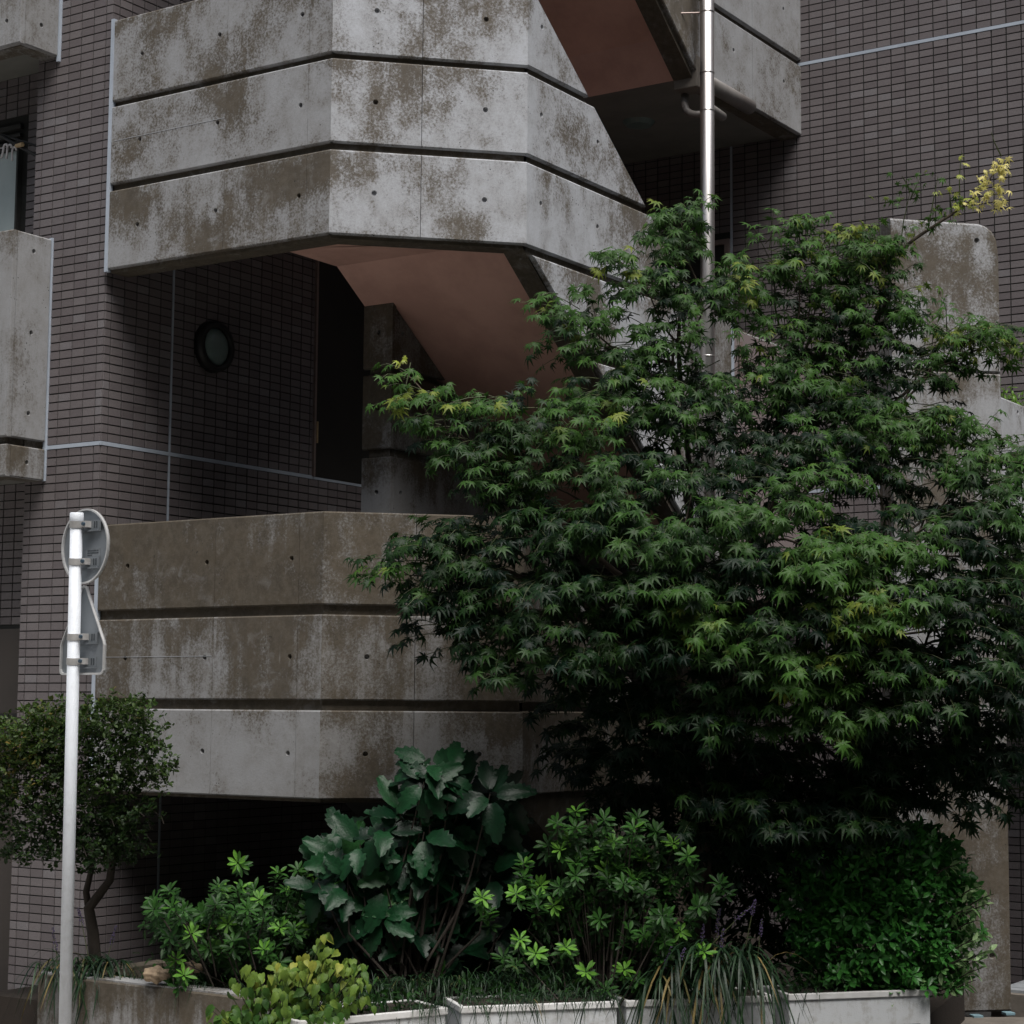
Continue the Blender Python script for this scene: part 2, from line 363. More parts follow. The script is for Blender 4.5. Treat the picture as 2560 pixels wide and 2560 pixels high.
def tile_pts(fr, u0, u1, z0, z1, jit=0.0):
    o, d, n = fr['o'], fr['d'], fr['n']; w = .006+jit; c = .0015
    P = lambda u, q, z: (o[0]+d[0]*u+n[0]*q, o[1]+d[1]*u+n[1]*q, z)
    return [P(u0,-.002,z0),P(u1,-.002,z0),P(u1,-.002,z1),P(u0,-.002,z1),P(u0+c,w,z0+c),P(u1-c,w,z0+c),P(u1-c,w,z1-c),P(u0+c,w,z1-c)]
TF = [(4,5,6,7),(0,1,5,4),(1,2,6,5),(2,3,7,6),(3,0,4,7)]
# the 300 tiles that show largest become single tiles
score = []
for i, t in enumerate(tiles):
    fr, u0, u1, z0, z1, k = t
    if k not in 'TF' or u1-u0 < .08: continue
    o, d = fr['o'], fr['d']; c = np.array([o[0]+d[0]*(u0+u1)/2, o[1]+d[1]*(u0+u1)/2, (z0+z1)/2]); x, y, Z = proj(c)
    if k == 'F' and 2010 < x < 2540 and 20 < y < 400: score.append((700-abs(y-150)*.2+x*.01, i))
    if k == 'T' and 105 < x < 260 and 170 < y < 1230: score.append((690-abs(y-560)*.1, i))
score.sort(reverse=True); single = set(i for _, i in score[:300])
vs_, fs_, tn = [], [], []
TS, TFm = None, None
for i, t in enumerate(tiles):
    fr, u0, u1, z0, z1, k = t; j = random.uniform(-.0006, .0008)
    if i in single:
        key = 'front'
        if TS is None:
            P = tile_pts(dict(o=(0,0), d=(1,0), n=(0,-1)), -.0466, .0466, -.0226, .0226)
            TS = bpy.data.meshes.new('tile'); TS.from_pydata(P, [], TF); TS.update(); TS.materials.append(M['tile'])
        o = bpy.data.objects.new('tile', TS); wall = tower if k == 'T' else fac
        cx = fr['o'][0]+fr['d'][0]*(u0+u1)/2
        o.matrix_basis = Matrix.Translation((cx, fr['o'][1]-j, (z0+z1)/2+H)); C.objects.link(o); o.parent = wall
        o.matrix_parent_inverse = Matrix.Identity(4); BASEW = None
        continue
    b = len(vs_); pts = tile_pts(fr, u0, u1, z0, z1, j); vs_ += pts
    flip = (fr['d'] == (-1, 0)) 
    fs_ += [tuple(b+q for q in (f[::-1] if flip else f)) for f in TF]; tn += [random.random()]*8
me = bpy.data.meshes.new('tile_field'); me.from_pydata([(x,y,z+H) for x,y,z in vs_], [], fs_)
a = me.attributes.new('tint', 'FLOAT', 'POINT'); a.data.foreach_set('value', tn); me.materials.append(M['tile']); me.update()
tf = bpy.data.objects.new('tile_field', me); link(tf, bld); tag(tf, kind='stuff')

# sealant joints: flat strips 4 mm proud of the tiles
def strip(pts, name='sealant_joint'):
    return pts.build(name, 'caulk', bld)
strip(MB().box(-8.46, XS-.003, YT-.0085, YT-.001, 1.483, 1.505))
strip(MB().box(XS+.001, XS+.0085, YT-.0085, YF, 1.483, 1.505))
strip(MB().box(-5.66, -1.6, YF-.0085, YF-.001, 4.471, 4.493))
strip(MB().box(-5.60, -1.6, YF-.0085, YF-.001, 1.483, 1.505))
strip(MB().box(XS+.0005, XS+.0078, 8.449, 8.463, -1.2, 1.482)); strip(MB().box(XS+.0005, XS+.0078, 8.449, 8.463, 1.506, 2.9))
strip(MB().box(-6.168, -6.152, YF-.009, YF-.001, 1.1, 3.98))
strip(MB().box(-8.468, -8.447, YT-.022, YT-.0005, 3.80, 5.4)); strip(MB().box(-8.478, -8.456, YT-.020, YT-.0005, 1.30, 2.735))
strip(MB().box(-8.008, -7.9855, 7.864, YT-.0065, 2.475, 3.965)); strip(MB().box(-8.008, -7.9855, 7.864, YT-.0065, -.46, 1.03))

# doors, window, lamp
def door(x0, x1, z0, z1):
    d = MB().box(x0, x1, YF-.004, YF+.05, z0, z1).build('door', 'doorpaint', bld)
    f = MB(); f.box(x1-.005, x1+.03, YF-.03, YF+.04, z0, z1); f.box(x0-.03, x0+.005, YF-.03, YF+.04, z0, z1); f.box(x0-.03, x1+.03, YF-.028, YF+.04, z1, z1+.035)
    f.build('frame', 'frame', d)
    MB().box(x1-.06, x1-.045, YF-.05, YF-.003, (z0+z1)/2-.12, (z0+z1)/2+.12).build('handle', 'frame', d)
    return d
door(-6.95, -6.2, 1.2, 3.28); door(-6.95, -6.2, 4.15, 6.1)
d2 = MB().box(XS-.02, XS+.010, 9.80, 10.55, 1.50, 3.45).build('door', 'doorpaint', bld)
MB().box(XS-.01, XS+.022, 9.782, 9.80, 1.50, 3.5).build('frame', 'frame', d2)
MB().box(XS+.010, XS+.03, 9.80, 9.812, 1.72, 1.86).build('handle', 'wood', d2)
def ring(cy, cz, x0, x1, r0, r1, n=40):
    vs, fs = [], []
    for k in range(n):
        q = 2*math.pi*k/n; c, s_ = math.cos(q), math.sin(q)
        vs += [(x0, cy+r1*c, cz+r1*s_), (x1, cy+(r1-.01)*c, cz+(r1-.01)*s_), (x1, cy+r0*c, cz+r0*s_), (x0, cy+r0*c, cz+r0*s_)]
    for k in range(n):
        a, b = 4*k, 4*((k+1) % n)
        fs += [(a+i, b+i, b+(i+1) % 4, a+(i+1) % 4) for i in range(4)]
    return MB().add(vs, fs)
lamp = ring(8.80, 2.19, XS, XS+.06, .118, .160).build('wall_lamp', 'blackpipe', bld, True)
lens = MB(); vs, fs = [(XS+.075, 8.80, 2.19)], []
for j, (rr, xx) in enumerate(((.05, .072), (.09, .062), (.118, .035))):
    for k in range(32): q = 2*math.pi*k/32; vs.append((XS+xx, 8.80+rr*math.cos(q), 2.19+rr*math.sin(q)))
for k in range(32):
    fs.append((0, 1+k, 1+(k+1) % 32))
    for j in range(2): fs.append((1+32*j+k, 33+32*j+k, 33+32*j+(k+1) % 32, 1+32*j+(k+1) % 32))
lens.add(vs, fs).build('lamp_glass', 'lampglass', lamp, True)
win = MB().box(-12.5, -8.985, 8.10, 8.15, 2.15, 3.40).build('window', 'pane', bld)
fm = MB()
fm.box(-8.995, -8.98, 8.07, 8.12, 2.15, 3.40)
fm.box(-12.5, -8.98, 8.07, 8.12, 3.40, 3.45); fm.box(-12.5, -8.98, 8.078, 8.12, 3.48, 3.50); fm.box(-12.5,-8.98,8.08,8.12,3.53,3.56)
fm.build('frame', 'dark', win)
bp = MB().box(-12.5, -8.66, 8.09, 8.12, GZ+.02, .46).build('recess_panel', 'brown', bld)
MB().box(-12.5, -8.66, 8.082, 8.10, -.06, -.045).build('panel_seam', 'blackpipe', bp)

# ------------------------------------------------------------------ concrete panels with chamfered long edges and tie holes
def clip(poly, a, b, c):
    """keep a*u+b*z<=c"""
    out = []
    for i in range(len(poly)):
        p, q = poly[i], poly[(i+1) % len(poly)]; dp, dq = a*p[0]+b*p[1]-c, a*q[0]+b*q[1]-c
        if dp <= 0: out.append(p)
        if (dp < 0 < dq) or (dq < 0 < dp): t = dp/(dp-dq); out.append((p[0]+t*(q[0]-p[0]), p[1]+t*(q[1]-p[1])))
    res = []
    for p in out:
        if not res or math.hypot(p[0]-res[-1][0], p[1]-res[-1][1]) > 1e-4: res.append(p)
    if len(res) > 1 and math.hypot(res[0][0]-res[-1][0], res[0][1]-res[-1][1]) < 1e-4: res.pop()
    return res
def inset(poly, ch):
    n = len(poly); L = []
    for i in range(n):
        p, q = poly[i], poly[(i+1) % n]; e = (q[0]-p[0], q[1]-p[1]); l = math.hypot(*e)+1e-12; nx, nz = -e[1]/l, e[0]/l
        o = .0008 if abs(e[0]) < 1e-5 else ch
        L.append((nx, nz, nx*p[0]+nz*p[1]+o))
    out = []
    for i in range(n):
        a, b = L[i-1], L[i]; det = a[0]*b[1]-a[1]*b[0]
        if abs(det) < 1e-9: out.append(poly[i]); continue
        out.append(((a[2]*b[1]-a[1]*b[2])/det, (a[0]*b[2]-a[2]*b[0])/det))
    return out
def panel(fr, poly, holes, parent, col, name='concrete_panel', depth=.034, ch=.007, r=.0145):
    if len(poly) < 3: return None
    area = sum(poly[i][0]*poly[(i+1) % len(poly)][1]-poly[(i+1) % len(poly)][0]*poly[i][1] for i in range(len(poly)))/2
    if abs(area) < .004: return None
    if area < 0: poly = poly[::-1]
    ins = inset(poly, ch); n = len(poly); o, d, nn = fr['o'], fr['d'], fr['n']
    flip = d[0]*nn[1]-d[1]*nn[0] > 0
    def P(u, z, w): return (o[0]+d[0]*u+nn[0]*w, o[1]+d[1]*u+nn[1]*w, z)
    V = [P(u, z, -depth) for u, z in poly]+[P(u, z, -ch*.8) for u, z in poly]
    F = []
    loops = [[Vector((u, z, 0)) for u, z in ins]]; flat = list(ins); K = 14; ok = []
    for hu, hz in holes:
        inside = all((ins[(i+1) % n][0]-ins[i][0])*(hz-ins[i][1])-(ins[(i+1) % n][1]-ins[i][1])*(hu-ins[i][0]) > .03*math.hypot(ins[(i+1) % n][0]-ins[i][0], ins[(i+1) % n][1]-ins[i][1]) for i in range(n))
        if not inside: continue
        ok.append((hu, hz)); c = [(hu+r*math.cos(-2*math.pi*k/K), hz+r*math.sin(-2*math.pi*k/K)) for k in range(K)]
        loops.append([Vector((u, z, 0)) for u, z in c]); flat += c
    b0 = len(V); V += [P(u, z, 0) for u, z in flat]
    for i in range(n):
        j = (i+1) % n; F += [(i, j, n+j, n+i), (n+i, n+j, b0+j, b0+i)]
    for t in tessellate_polygon(loops):
        a, b, c = (flat[q] for q in t)
        if (b[0]-a[0])*(c[1]-a[1])-(b[1]-a[1])*(c[0]-a[0]) < 0: t = (t[0], t[2], t[1])
        F.append(tuple(b0+q for q in t))
    for h, (hu, hz) in enumerate(ok):
        s = b0+n+h*K; e = len(V)
        V += [P(hu+.0105*math.cos(-2*math.pi*k/K), hz+.0105*math.sin(-2*math.pi*k/K), -.02) for k in range(K)]
        F += [(s+k, s+(k+1) % K, e+(k+1) % K, e+k) for k in range(K)]; F.append(tuple(e+k for k in range(K)))
    if flip: F = [f[::-1] for f in F]
    ob = tint(MB().add(V, F).build(name, 'concrete', parent), *col)
    zt = max(z for _, z in poly); at = ob.data.attributes.new('drop', 'FLOAT', 'POINT')
    at.data.foreach_set('value', [zt-p[2] for p in V] if len(V) == len(ob.data.vertices) else [.5]*len(ob.data.vertices)); return ob
def rect(u0, u1, z0, z1): return [(u0, z0), (u1, z0), (u1, z1), (u0, z1)]
def jit(c, a=.08): return tuple(min(1, max(0, x+random.uniform(-a, a))) for x in c)

stair = thing('concrete_staircase', (-6.3, 8.6, GZ), 'weathered raw concrete outdoor staircase with faceted parapets and salmon soffits', 'staircase')
def offs(pts, w):
    """parallel polyline w metres inside (behind the outward normals of F1, F2, F3)"""
    (x0, y0), A, B, (x3, y3) = pts
    t = math.tan(math.pi/8)*w
    return [(x0, y0+w), (A[0]-t, A[1]+w), (B[0]-w, B[1]+t), (x3-w, y3)]
path = [(-7.985, 7.87), (-6.371, 7.87), (-5.619, 8.622), (-5.619, 8.66)]
SL = .745
def octagon(dz, bands, cols):
    zb, zt = bands[0][0]+dz, bands[-1][1]+dz
    po, pi = offs(path, .03), offs(path, .16)
    core = MB().prism(po+pi[::-1], zb-.018, zt-.012).build('parapet', 'concrete', stair); tint(core, .8, .3, .1)
    for bi, (z0, z1) in enumerate(bands):
        z0 += dz; z1 += dz; zc = (z0+z1)/2+.004
        cu = [0, .871, 1.455, 1.614]
        for a, b in zip(cu, cu[1:]):
            panel(F1, rect(a+.001*(a > 0), b-.001*(b < 1.6), z0, z1), [(.223, zc), (.812, zc), (1.404, zc)], core, jit(cols[0][bi], .04))
        for a, b in ((0, .487), (.487, F2['L'])):
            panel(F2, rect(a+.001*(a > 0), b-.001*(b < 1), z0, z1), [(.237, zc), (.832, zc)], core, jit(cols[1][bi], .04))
    # coping slope at the very top is the panel chamfer; landing slab inside
    return core
UP = [(2.49, 2.944), (2.985, 3.44), (3.474, 3.955)]
LO = [(-.46, -.008), (.045, .485), (.536, 1.02)]
up_par = octagon(0, UP, ([(.55, .16, .44), (.42, .10, .48), (.48, .12, .46)], [(.48, .12, .88), (.46, .10, .92), (.36, .12, .98)]))
lo_par = octagon(0, LO, ([(.30, .12, .30), (.50, .35, .30), (.74, .30, .18)], [(.52, .24, .16), (.60, .30, .14), (.76, .26, .12)]))  # second list: tree shade on lower facet 2 painted as heavier, darker stain
for par_, zz in ((lo_par, .275), (up_par, 3.235)): tint(MB().box(-7.96, -7.12, 7.8685, 7.872, zz, zz+.003).build('form_seam', 'concrete', par_), .1, .0, .7)
top_par = octagon(DZ, UP, ([(.5, .2, .3)]*3, [(.5, .2, .5)]*3))

def flight(dz, ztop, zbot, zland_b, zland_t, col, landing=True, yend=10.6, yF=YF):
    """sloping parapet on the x = const side, clipped out of level bands, its slab, steps and the landing at the facade"""
    y0 = F3['o'][1]
    wall_prof = [(y0+.01, zbot-.018), (y0+.01, ztop-.012), (yend+.03, max(ztop-SL*(yend-y0), zland_t)-.012), (yend+.03, zland_b-.018)]
    if landing: wall_prof = [(y0+.01, zbot-.018), (y0+.01, ztop-.012), (yend-.02, zland_t-.012), (yF, zland_t-.012), (yF, zland_b-.018), (yend-.05, zland_b-.018)]
    w = MB().xprism(wall_prof, XB-.16, XB-.03).build('flight_parapet', 'concrete', stair); tint(w, .7, .3, .15)
    zs = []
    base = [-.46, .018, .51, 1.0, 1.49, 1.983, 2.467, 2.965, 3.457, 3.955, 4.49, 4.98, 5.46, 5.95]
    for a, b in zip(base, base[1:]): zs.append((a+.022, b-.022))
    lo_cut = []
    for (a, b) in zs:
        if b < min(zbot, zland_b)-.0 or a > ztop: continue
        a2 = a
        for u0, u1 in ((0, 1.02), (1.02, 1.96)):
            p = rect(u0+.001, u1-.001, a2, b)
            p = clip(p, SL, 1, ztop+.004); p = clip(p, -SL, -1, -zbot)        # z<=ztop-SL*u ; z>=zbot-SL*u
            p = [q for q in p]
            if len(p) > 2: panel(F3, p, [(.14, (a+b)/2+.03), (.74, (a+b)/2+.03), (1.34, (a+b)/2+.03)], w, jit(col, .05))
        if landing:
            lu = 1.963; ue = YF-y0-.004
            aa, bb = max(a2, zland_b), min(b, zland_t)
            if bb-aa > .05:
                for u0, u1 in ((lu, 2.72), (2.72, ue)):
                    panel(F3, rect(u0+.0015, u1-.0015, aa, bb), [(2.45, (aa+bb)/2+.06), (3.2, (aa+bb)/2+.06)], w, jit((.26, .12, .44), .04))
    # slab and steps
    x0, x1 = -6.93, XB-.155; n = 8; zs0 = zbot+.04; soff = [(8.64, zs0), (10.45, zs0-.70*1.81), (yend, zland_b)]
    run = (yend-8.64)/n; rise = (zs0+.15-(zland_b+.17))/n
    topl = [(yend, zland_b+.16)]
    for k in range(n):
        y = yend-k*run; z = zland_b+.17+rise*(k+1); topl += [(y, z), (y-run, z)]
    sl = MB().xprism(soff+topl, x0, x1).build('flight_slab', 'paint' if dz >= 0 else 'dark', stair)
    return w
flight(0, 3.955, 2.49, 1.02, 2.475, (.40, .12, .92))
flight(DZ, 3.955+DZ, 2.49+DZ, 3.98, 5.44, (.45, .40, .55))
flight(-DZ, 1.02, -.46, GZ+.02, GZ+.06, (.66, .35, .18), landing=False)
# octagon landings (salmon soffit), facade landings (grey soffit), rising flights, spine wall
for dz in (0, DZ):
    MB().prism([(-8.028, 8.03), (-6.437, 8.03), (-5.779, 8.69), (-5.779, 8.639), (-6.93, 8.639), (-6.93, 8.12), (-8.028, 8.12)][:3]+[(-5.779, 8.639), (-6.93, 8.639), (-6.93, 8.12), (-8.028, 8.12)], 2.53+dz, 2.68+dz).build('landing_slab', 'paint', stair)
    prof = [(8.12, 2.53+dz), (10.6, 3.98+dz), (10.6, 4.12+dz), (8.12, 2.68+dz)]
    MB().xprism(prof, -8.026, -6.935).build('rising_flight', 'plaster', stair)
MB().xprism([(8.9, -.40), (10.6, 1.02), (10.6, 1.16), (8.9, -.25)], -8.026, -6.935).build('rising_flight', 'plaster', stair)
MB().prism([(-8.028, 7.99), (-6.42, 7.99), (-5.775, 8.64), (-5.775, 8.9), (-8.028, 8.9)], -.40, -.25).build('landing_slab', 'plaster', stair)
for zb in (1.02, 3.98):
    MB().box(-8.026, XB-.155, 10.602, YF-.002, zb+.004, zb+.16).build('landing_slab', 'plaster', stair)
cl = MB(); cv, cf = [], []
for k in range(24):
    q = 2*math.pi*k/24; cv += [(-6.43+.11*math.cos(q), 11.25+.11*math.sin(q), 3.984), (-6.43+.085*math.cos(q), 11.25+.085*math.sin(q), 3.955)]
cf = [(2*k, 2*k+1, (2*k+3) % 48, (2*k+2) % 48) for k in range(24)]+[tuple(range(1, 48, 2))]
cl.add(cv, cf).build('ceiling_lamp', 'lampglass', stair)
spine = MB().xprism([(8.93, -.4), (8.93, 2.29), (10.58, 1.10), (10.58, -.4)], -6.90, -6.75).build('spine_wall', 'concrete', stair); tint(spine, .5, .3, .12)
fSp = dict(o=(-6.93, 8.9), d=(1, 0), n=(0, -1)); fSr = dict(o=(-6.72, 8.9), d=(0, 1), n=(1, 0))
for z0, z1 in ((-.4, .485), (.52, .96), (1.0, 1.447), (1.495, 1.931), (1.969, 2.345)):
    panel(fSp, clip(rect(0, .21, z0, z1), 0, 1, 2.345), [(.11, (z0+z1)/2+.02)], spine, (.45, .25, .26))
    for u0, u1 in ((.036, .85), (.85, 1.68)):
        p = clip(rect(u0, u1, z0, z1), .70, 1, 2.345)
        if len(p) > 2: panel(fSr, p, [(.10, (z0+z1)/2+.02), (.66, (z0+z1)/2+.02)], spine, (.42, .25, .20))
# beyond the landing: narrow concrete pier, mauve panel towards the facade
pier = MB().box(XB-.03, XB+.012, 10.80, 11.0, .9, 2.478).build('pier', 'concrete', stair); tint(pier, .3, .3, .4)
MB().box(XB-.03, XB+.016, 11.0, 11.035, .9, 2.474).build('sealant_joint', 'caulk', stair)
lp = MB().box(XB-.028, XB+.010, 11.035, YF-.01, .7, 2.43).build('painted_panel', 'lilac', stair)
MB().tube([(XB+.03, 11.10, 2.0), (XB+.03, 11.10, 2.36)], .012, 8).build('handle', 'frame', lp)
# drip block at the foot of the upper flight
MB().box(XB-.16, XB+.005, 10.555, 10.70, 3.90, 4.10).build('drip_block', 'kerb', stair, bevel=.006)

# ------------------------------------------------------------------ balconies on the left
def balcony(z0, z1, groove, nm):
    b = MB().box(-12, -8.50, 7.63, 7.75, z0+.0, z1-.012).box(-8.60, -8.49, 7.752, YT, z0, z1-.012).build('balcony', 'concrete', bld); tint(b, .5, .3, .2)
    fb = dict(o=(-8.458, 7.585), d=(-1, 0), n=(0, -1)); fs = dict(o=(-8.458, 7.585), d=(0, 1), n=(1, 0))
    segs = [(z0, groove-.022), (groove+.022, z1)] if groove else [(z0, z1)]
    for a, c in segs:
        zc = [(a+c)/2] if c-a < .7 else [a+.15, a+.62, a+1.1]
        for u0, u1 in ((0, .9), (.9, 1.8), (1.8, 2.7)): panel(fb, rect(u0, u1-.002, a, c), [(.12, z) for z in zc], b, jit((.30, .35, .34)))
        panel(fs, rect(.036, YT-7.585-.024, a, c), [(.16, z) for z in zc], b, jit((.36, .35, .32)))
    MB().box(-12, -8.47, 7.64, 8.09, z0+.03, z0+.16).build('balcony_slab', 'plaster', b)
    return b
balcony(3.83, 5.3, None, 0); balcony(1.30, 2.725, 1.505, 1)

# ------------------------------------------------------------------ laundry rod and hangers on the balcony
rod = thing('laundry_rod', (-9.3, 7.95, 2.72), 'black laundry rod bracket with a pale wooden grip above the lower balcony', 'laundry rod')
MB().tube([on(-40, 316, 1, 7.95), on(94, 391, 1, 7.98)], .010, 8).build('rod', 'blackpipe', rod)
MB().tube([on(-40, 322, 1, 7.97), on(40, 348, 1, 7.97), on(96, 366, 1, 8.0)], .007, 8).build('brace', 'blackpipe', rod)
MB().tube([on(40, 365, 1, 7.95), on(57, 361, 1, 7.95)], [.012, .014], 10).build('grip', 'wood', rod)
MB().tube([on(-20, 375, 1, 7.96), on(14, 368, 1, 7.96)], .003, 6).build('cord', 'hook', rod)
for i, (hx, hy) in enumerate(((12, 367), (22, 368), (34, 374))):
    c = on(hx, hy, 1, 7.945+.008*i); pts = []
    for q in np.linspace(-.4, 3.0, 9): pts.append(c+np.array([.017*math.cos(q), .006, .017*math.sin(q)]))
    pts += [c+np.array([-.02, .006, -.02]), c+np.array([-.028+.006*i, .006, -.05]), c+np.array([-.036+.01*i, .006, -.066])]
    o = MB().tube(pts, .0065, 8).build('hanger_hook', 'hook', None, True)
    tag(o, 'white plastic hanger hook on the laundry rod by the frosted window', 'hanger hook', 'white hooks on the laundry rod')

# ================================================================== wing wall, right-hand upper wall, porch
ww = thing('concrete_wing_wall', (-4.0, 10.7, -1.65), 'tall narrow brown-stained concrete wall with a rounded top corner beside the maple', 'wall')
fW = dict(o=(-4.289, 10.434), d=(s2, s2), n=(s2, -s2)); LW = .668
prof = [(0, -1.66), (LW, -1.66), (LW, 2.70), (LW-.01, 2.765), (LW-.035, 2.81), (LW-.075, 2.838), (LW-.12, 2.85), (0, 2.852)]
def facet_prism(fr, prof, w0, w1):
    o, d, n = fr['o'], fr['d'], fr['n']; m = len(prof)
    P = lambda u, z, w: (o[0]+d[0]*u+n[0]*w, o[1]+d[1]*u+n[1]*w, z)
    return MB().add([P(u, z, w0) for u, z in prof]+[P(u, z, w1) for u, z in prof],
                    [tuple(range(m)), tuple(range(2*m-1, m-1, -1))]+[(i, m+i, m+(i+1) % m, (i+1) % m) for i in range(m)])
core = facet_prism(fW, [(u*.998+.0005, z-.004) for u, z in prof], -.036, -.2).build('wall_core', 'concrete', ww); tint(core, .5, .3, .35)
panel(fW, clip(prof, 0, 1, .22), [(.56, -1.35)], ww, (.56, .35, .30), depth=.04, ch=.012, r=.019)
panel(fW, clip(clip(prof, 0, -1, -.224), 0, 1, 1.966), [], ww, (.40, .35, .50), depth=.04, ch=.010)
panel(fW, clip(prof, 0, -1, -1.97), [(.535, 2.80-.05)], ww, (.52, .16, .62), depth=.04, ch=.012, r=.017)
rw = thing('pale_parapet_wall', (-3.85, 11.5, 1.0), 'pale level concrete parapet with weeds on top behind the wing wall', 'wall')
MB().box(-3.97, -3.83, 10.93, YF-.005, .9, 1.826).build('wall_core', 'concrete', rw).color = (.3, .3, .6, 1)
panel(dict(o=(-3.815, 10.915), d=(0, 1), n=(1, 0)), rect(0, YF-10.915-.006, .88, 1.832), [(.28, 1.78), (.28, 1.3)], rw, (.22, .3, .86))
MB().box(-3.83, -1.6, 10.95, YF-.006, .9, 1.05).build('floor_slab', 'plaster', rw)
porch = MB().box(-3.95, -1.5, 10.95, YF+.05, GZ-.05, -1.572).build('porch_floor', 'kerb'); tag(porch, kind='structure')
for i in range(8):
    for j in range(10):
        x = -3.93+i*.2; y = 11.02+j*.106
        if y+.1 > YF-.01: continue
        MB().box(x, x+.192, y, y+.098, -1.572, -1.556+random.uniform(-.001, .001)).build('paving_tile', 'paving', porch)
ledge = MB().prism([(-4.6, 10.0), (-3.0, 11.2), (-2.6, 10.9), (-3.2, 10.1), (-3.9, 9.6)], GZ-.02, -1.652).build('kerb_ledge', 'kerb'); tag(ledge, kind='structure')
for (x, y) in ((2441, 2539), (2521, 2532)):
    p = on(x, y, 2, -1.645); a = .5
    o = MB().obox((p[0], p[1]), (s2, s2), (s2, -s2), -.028, .028, -.03, .03, -1.656, -1.640).build('kerb_stud', 'reflector', None, bevel=.003)
    tag(o, 'small blue-grey square stud on the kerb in front of the wing wall', 'stud', 'square studs on the kerb')

# ================================================================== downpipe
dp = thing('drainpipe', (-5.5, 10.475, GZ), 'bright stainless steel drainpipe running down past the stair landing', 'pipe')
px_, py_ = -5.50, 10.475
MB().tube([(px_, py_, -1.5), (px_, py_, 6.4)], .044, 24).build('pipe', 'steel', dp, True)
for z in (4.33, 3.94, 3.70, 2.16):
    MB().tube([(px_, py_, z-.004), (px_, py_, z+.004)], .0462, 24).build('collar', 'steel', dp, True)
MB().tube([(px_-.02, py_, 4.33), (XB-.01, py_-.12, 4.31)], .006, 8).build('bracket', 'frame', dp)
el = [on(1712, 240, 1, 10.66)]; el += [on(x, y, 1, 10.62) for x, y in ((1712, 262), (1716, 276), (1726, 284), (1740, 287), (1768, 285))]
MB().tube([el[0]]+el[1:], .024, 12).build('elbow', 'ironpipe', dp, True)
MB().tube([(px_, py_, 3.73), (px_-.02, py_+.16, 3.735), (px_-.05, py_+.30, 3.75)], .03, 12).build('branch', 'ironpipe', dp, True)
MB().tube([(XB+.0, 10.72, 3.965), (XB-.0, 11.30, 3.965)], .05, 16).build('gutter_pipe', 'ironpipe', dp, True)

# ================================================================== street sign seen from behind
ZP = 9.35
pt, pb = PZ(192, 1281, ZP), PZ(163, 2540, ZP); pb = pb+(pb-pt)*((GZ-pb[2])/(pb[2]-pt[2]))
sg = thing('street_sign', tuple(pb), 'white sign pole carrying a round and a five-sided sign seen from behind', 'sign')
R_ = .0300
MB().tube([pb-np.array([0, 0, .05]), pt-(pt-pb)/np.linalg.norm(pt-pb)*.045], R_, 28).build('pole', 'polewhite', sg, True)
axp = (pt-pb)/np.linalg.norm(pt-pb)
MB().tube([pt-axp*.046, pt-axp*.04, pt-axp*.004, pt], [R_+.001, R_+.0035, R_+.003, R_-.002], 28).build('pole_cap', 'polewhite', sg, True)
nS = np.array([.131, .991, 0]); tS = np.array([.991, -.131, 0]); zS = np.array([0, 0, 1.])
def pole_at(y): 
    t = (y-1281)/(2540-1281); q = PZ(192-29*t, y, ZP); k = (q[2]-pt[2])/(pb[2]-pt[2]); return pt+(pb-pt)*k
def plate(shape, center, name):
    """flat plate with a folded rim turned towards us; shape = list of (t, z)"""
    back = [center+tS*a+zS*b for a, b in shape]; n = len(shape)
    inn = [center+tS*a*.955+zS*b*.955 for a, b in shape]
    th = .0025
    m = MB().add([p for p in back]+[p+nS*th for p in back], [tuple(range(n)), tuple(range(2*n-1, n-1, -1))]+[(i, (i+1) % n, n+(i+1) % n, n+i)[::-1] for i in range(n)])
    o = m.build(name, 'signback', sg)
    rim = MB().add([p-nS*.011 for p in back]+[p+nS*.004 for p in back]+[p-nS*.011 for p in inn]+[p for p in inn],
                   [(i, (i+1) % n, n+(i+1) % n, n+i) for i in range(n)]+[(i, 2*n+i, 2*n+(i+1) % n, (i+1) % n) for i in range(n)]+[(2*n+i, 3*n+i, 3*n+(i+1) % n, 2*n+(i+1) % n) for i in range(n)])
    rim.build('rim', 'signedge', o); return o
c1 = pole_at(1364)+nS*.052+tS*.008; c2 = pole_at(1574)+nS*.052+tS*.008
rd = .181
p1 = plate([(rd*math.cos(2*math.pi*k/48), rd*math.sin(2*math.pi*k/48)) for k in range(48)], c1, 'round_sign')
hw, hb, hm, ht = .172, -.215, -.075, .215
pen = [(-hw+.02, hb), (hw-.02, hb), (hw-.006, hb+.006), (hw, hb+.02), (hw, hm), (hw-.008, hm+.02), (.016, ht-.006), (0, ht), (-.016, ht-.006), (-hw+.008, hm+.02), (-hw, hm), (-hw, hb+.02), (-hw+.006, hb+.006)]
p2 = plate(pen, c2, 'five_sided_sign')
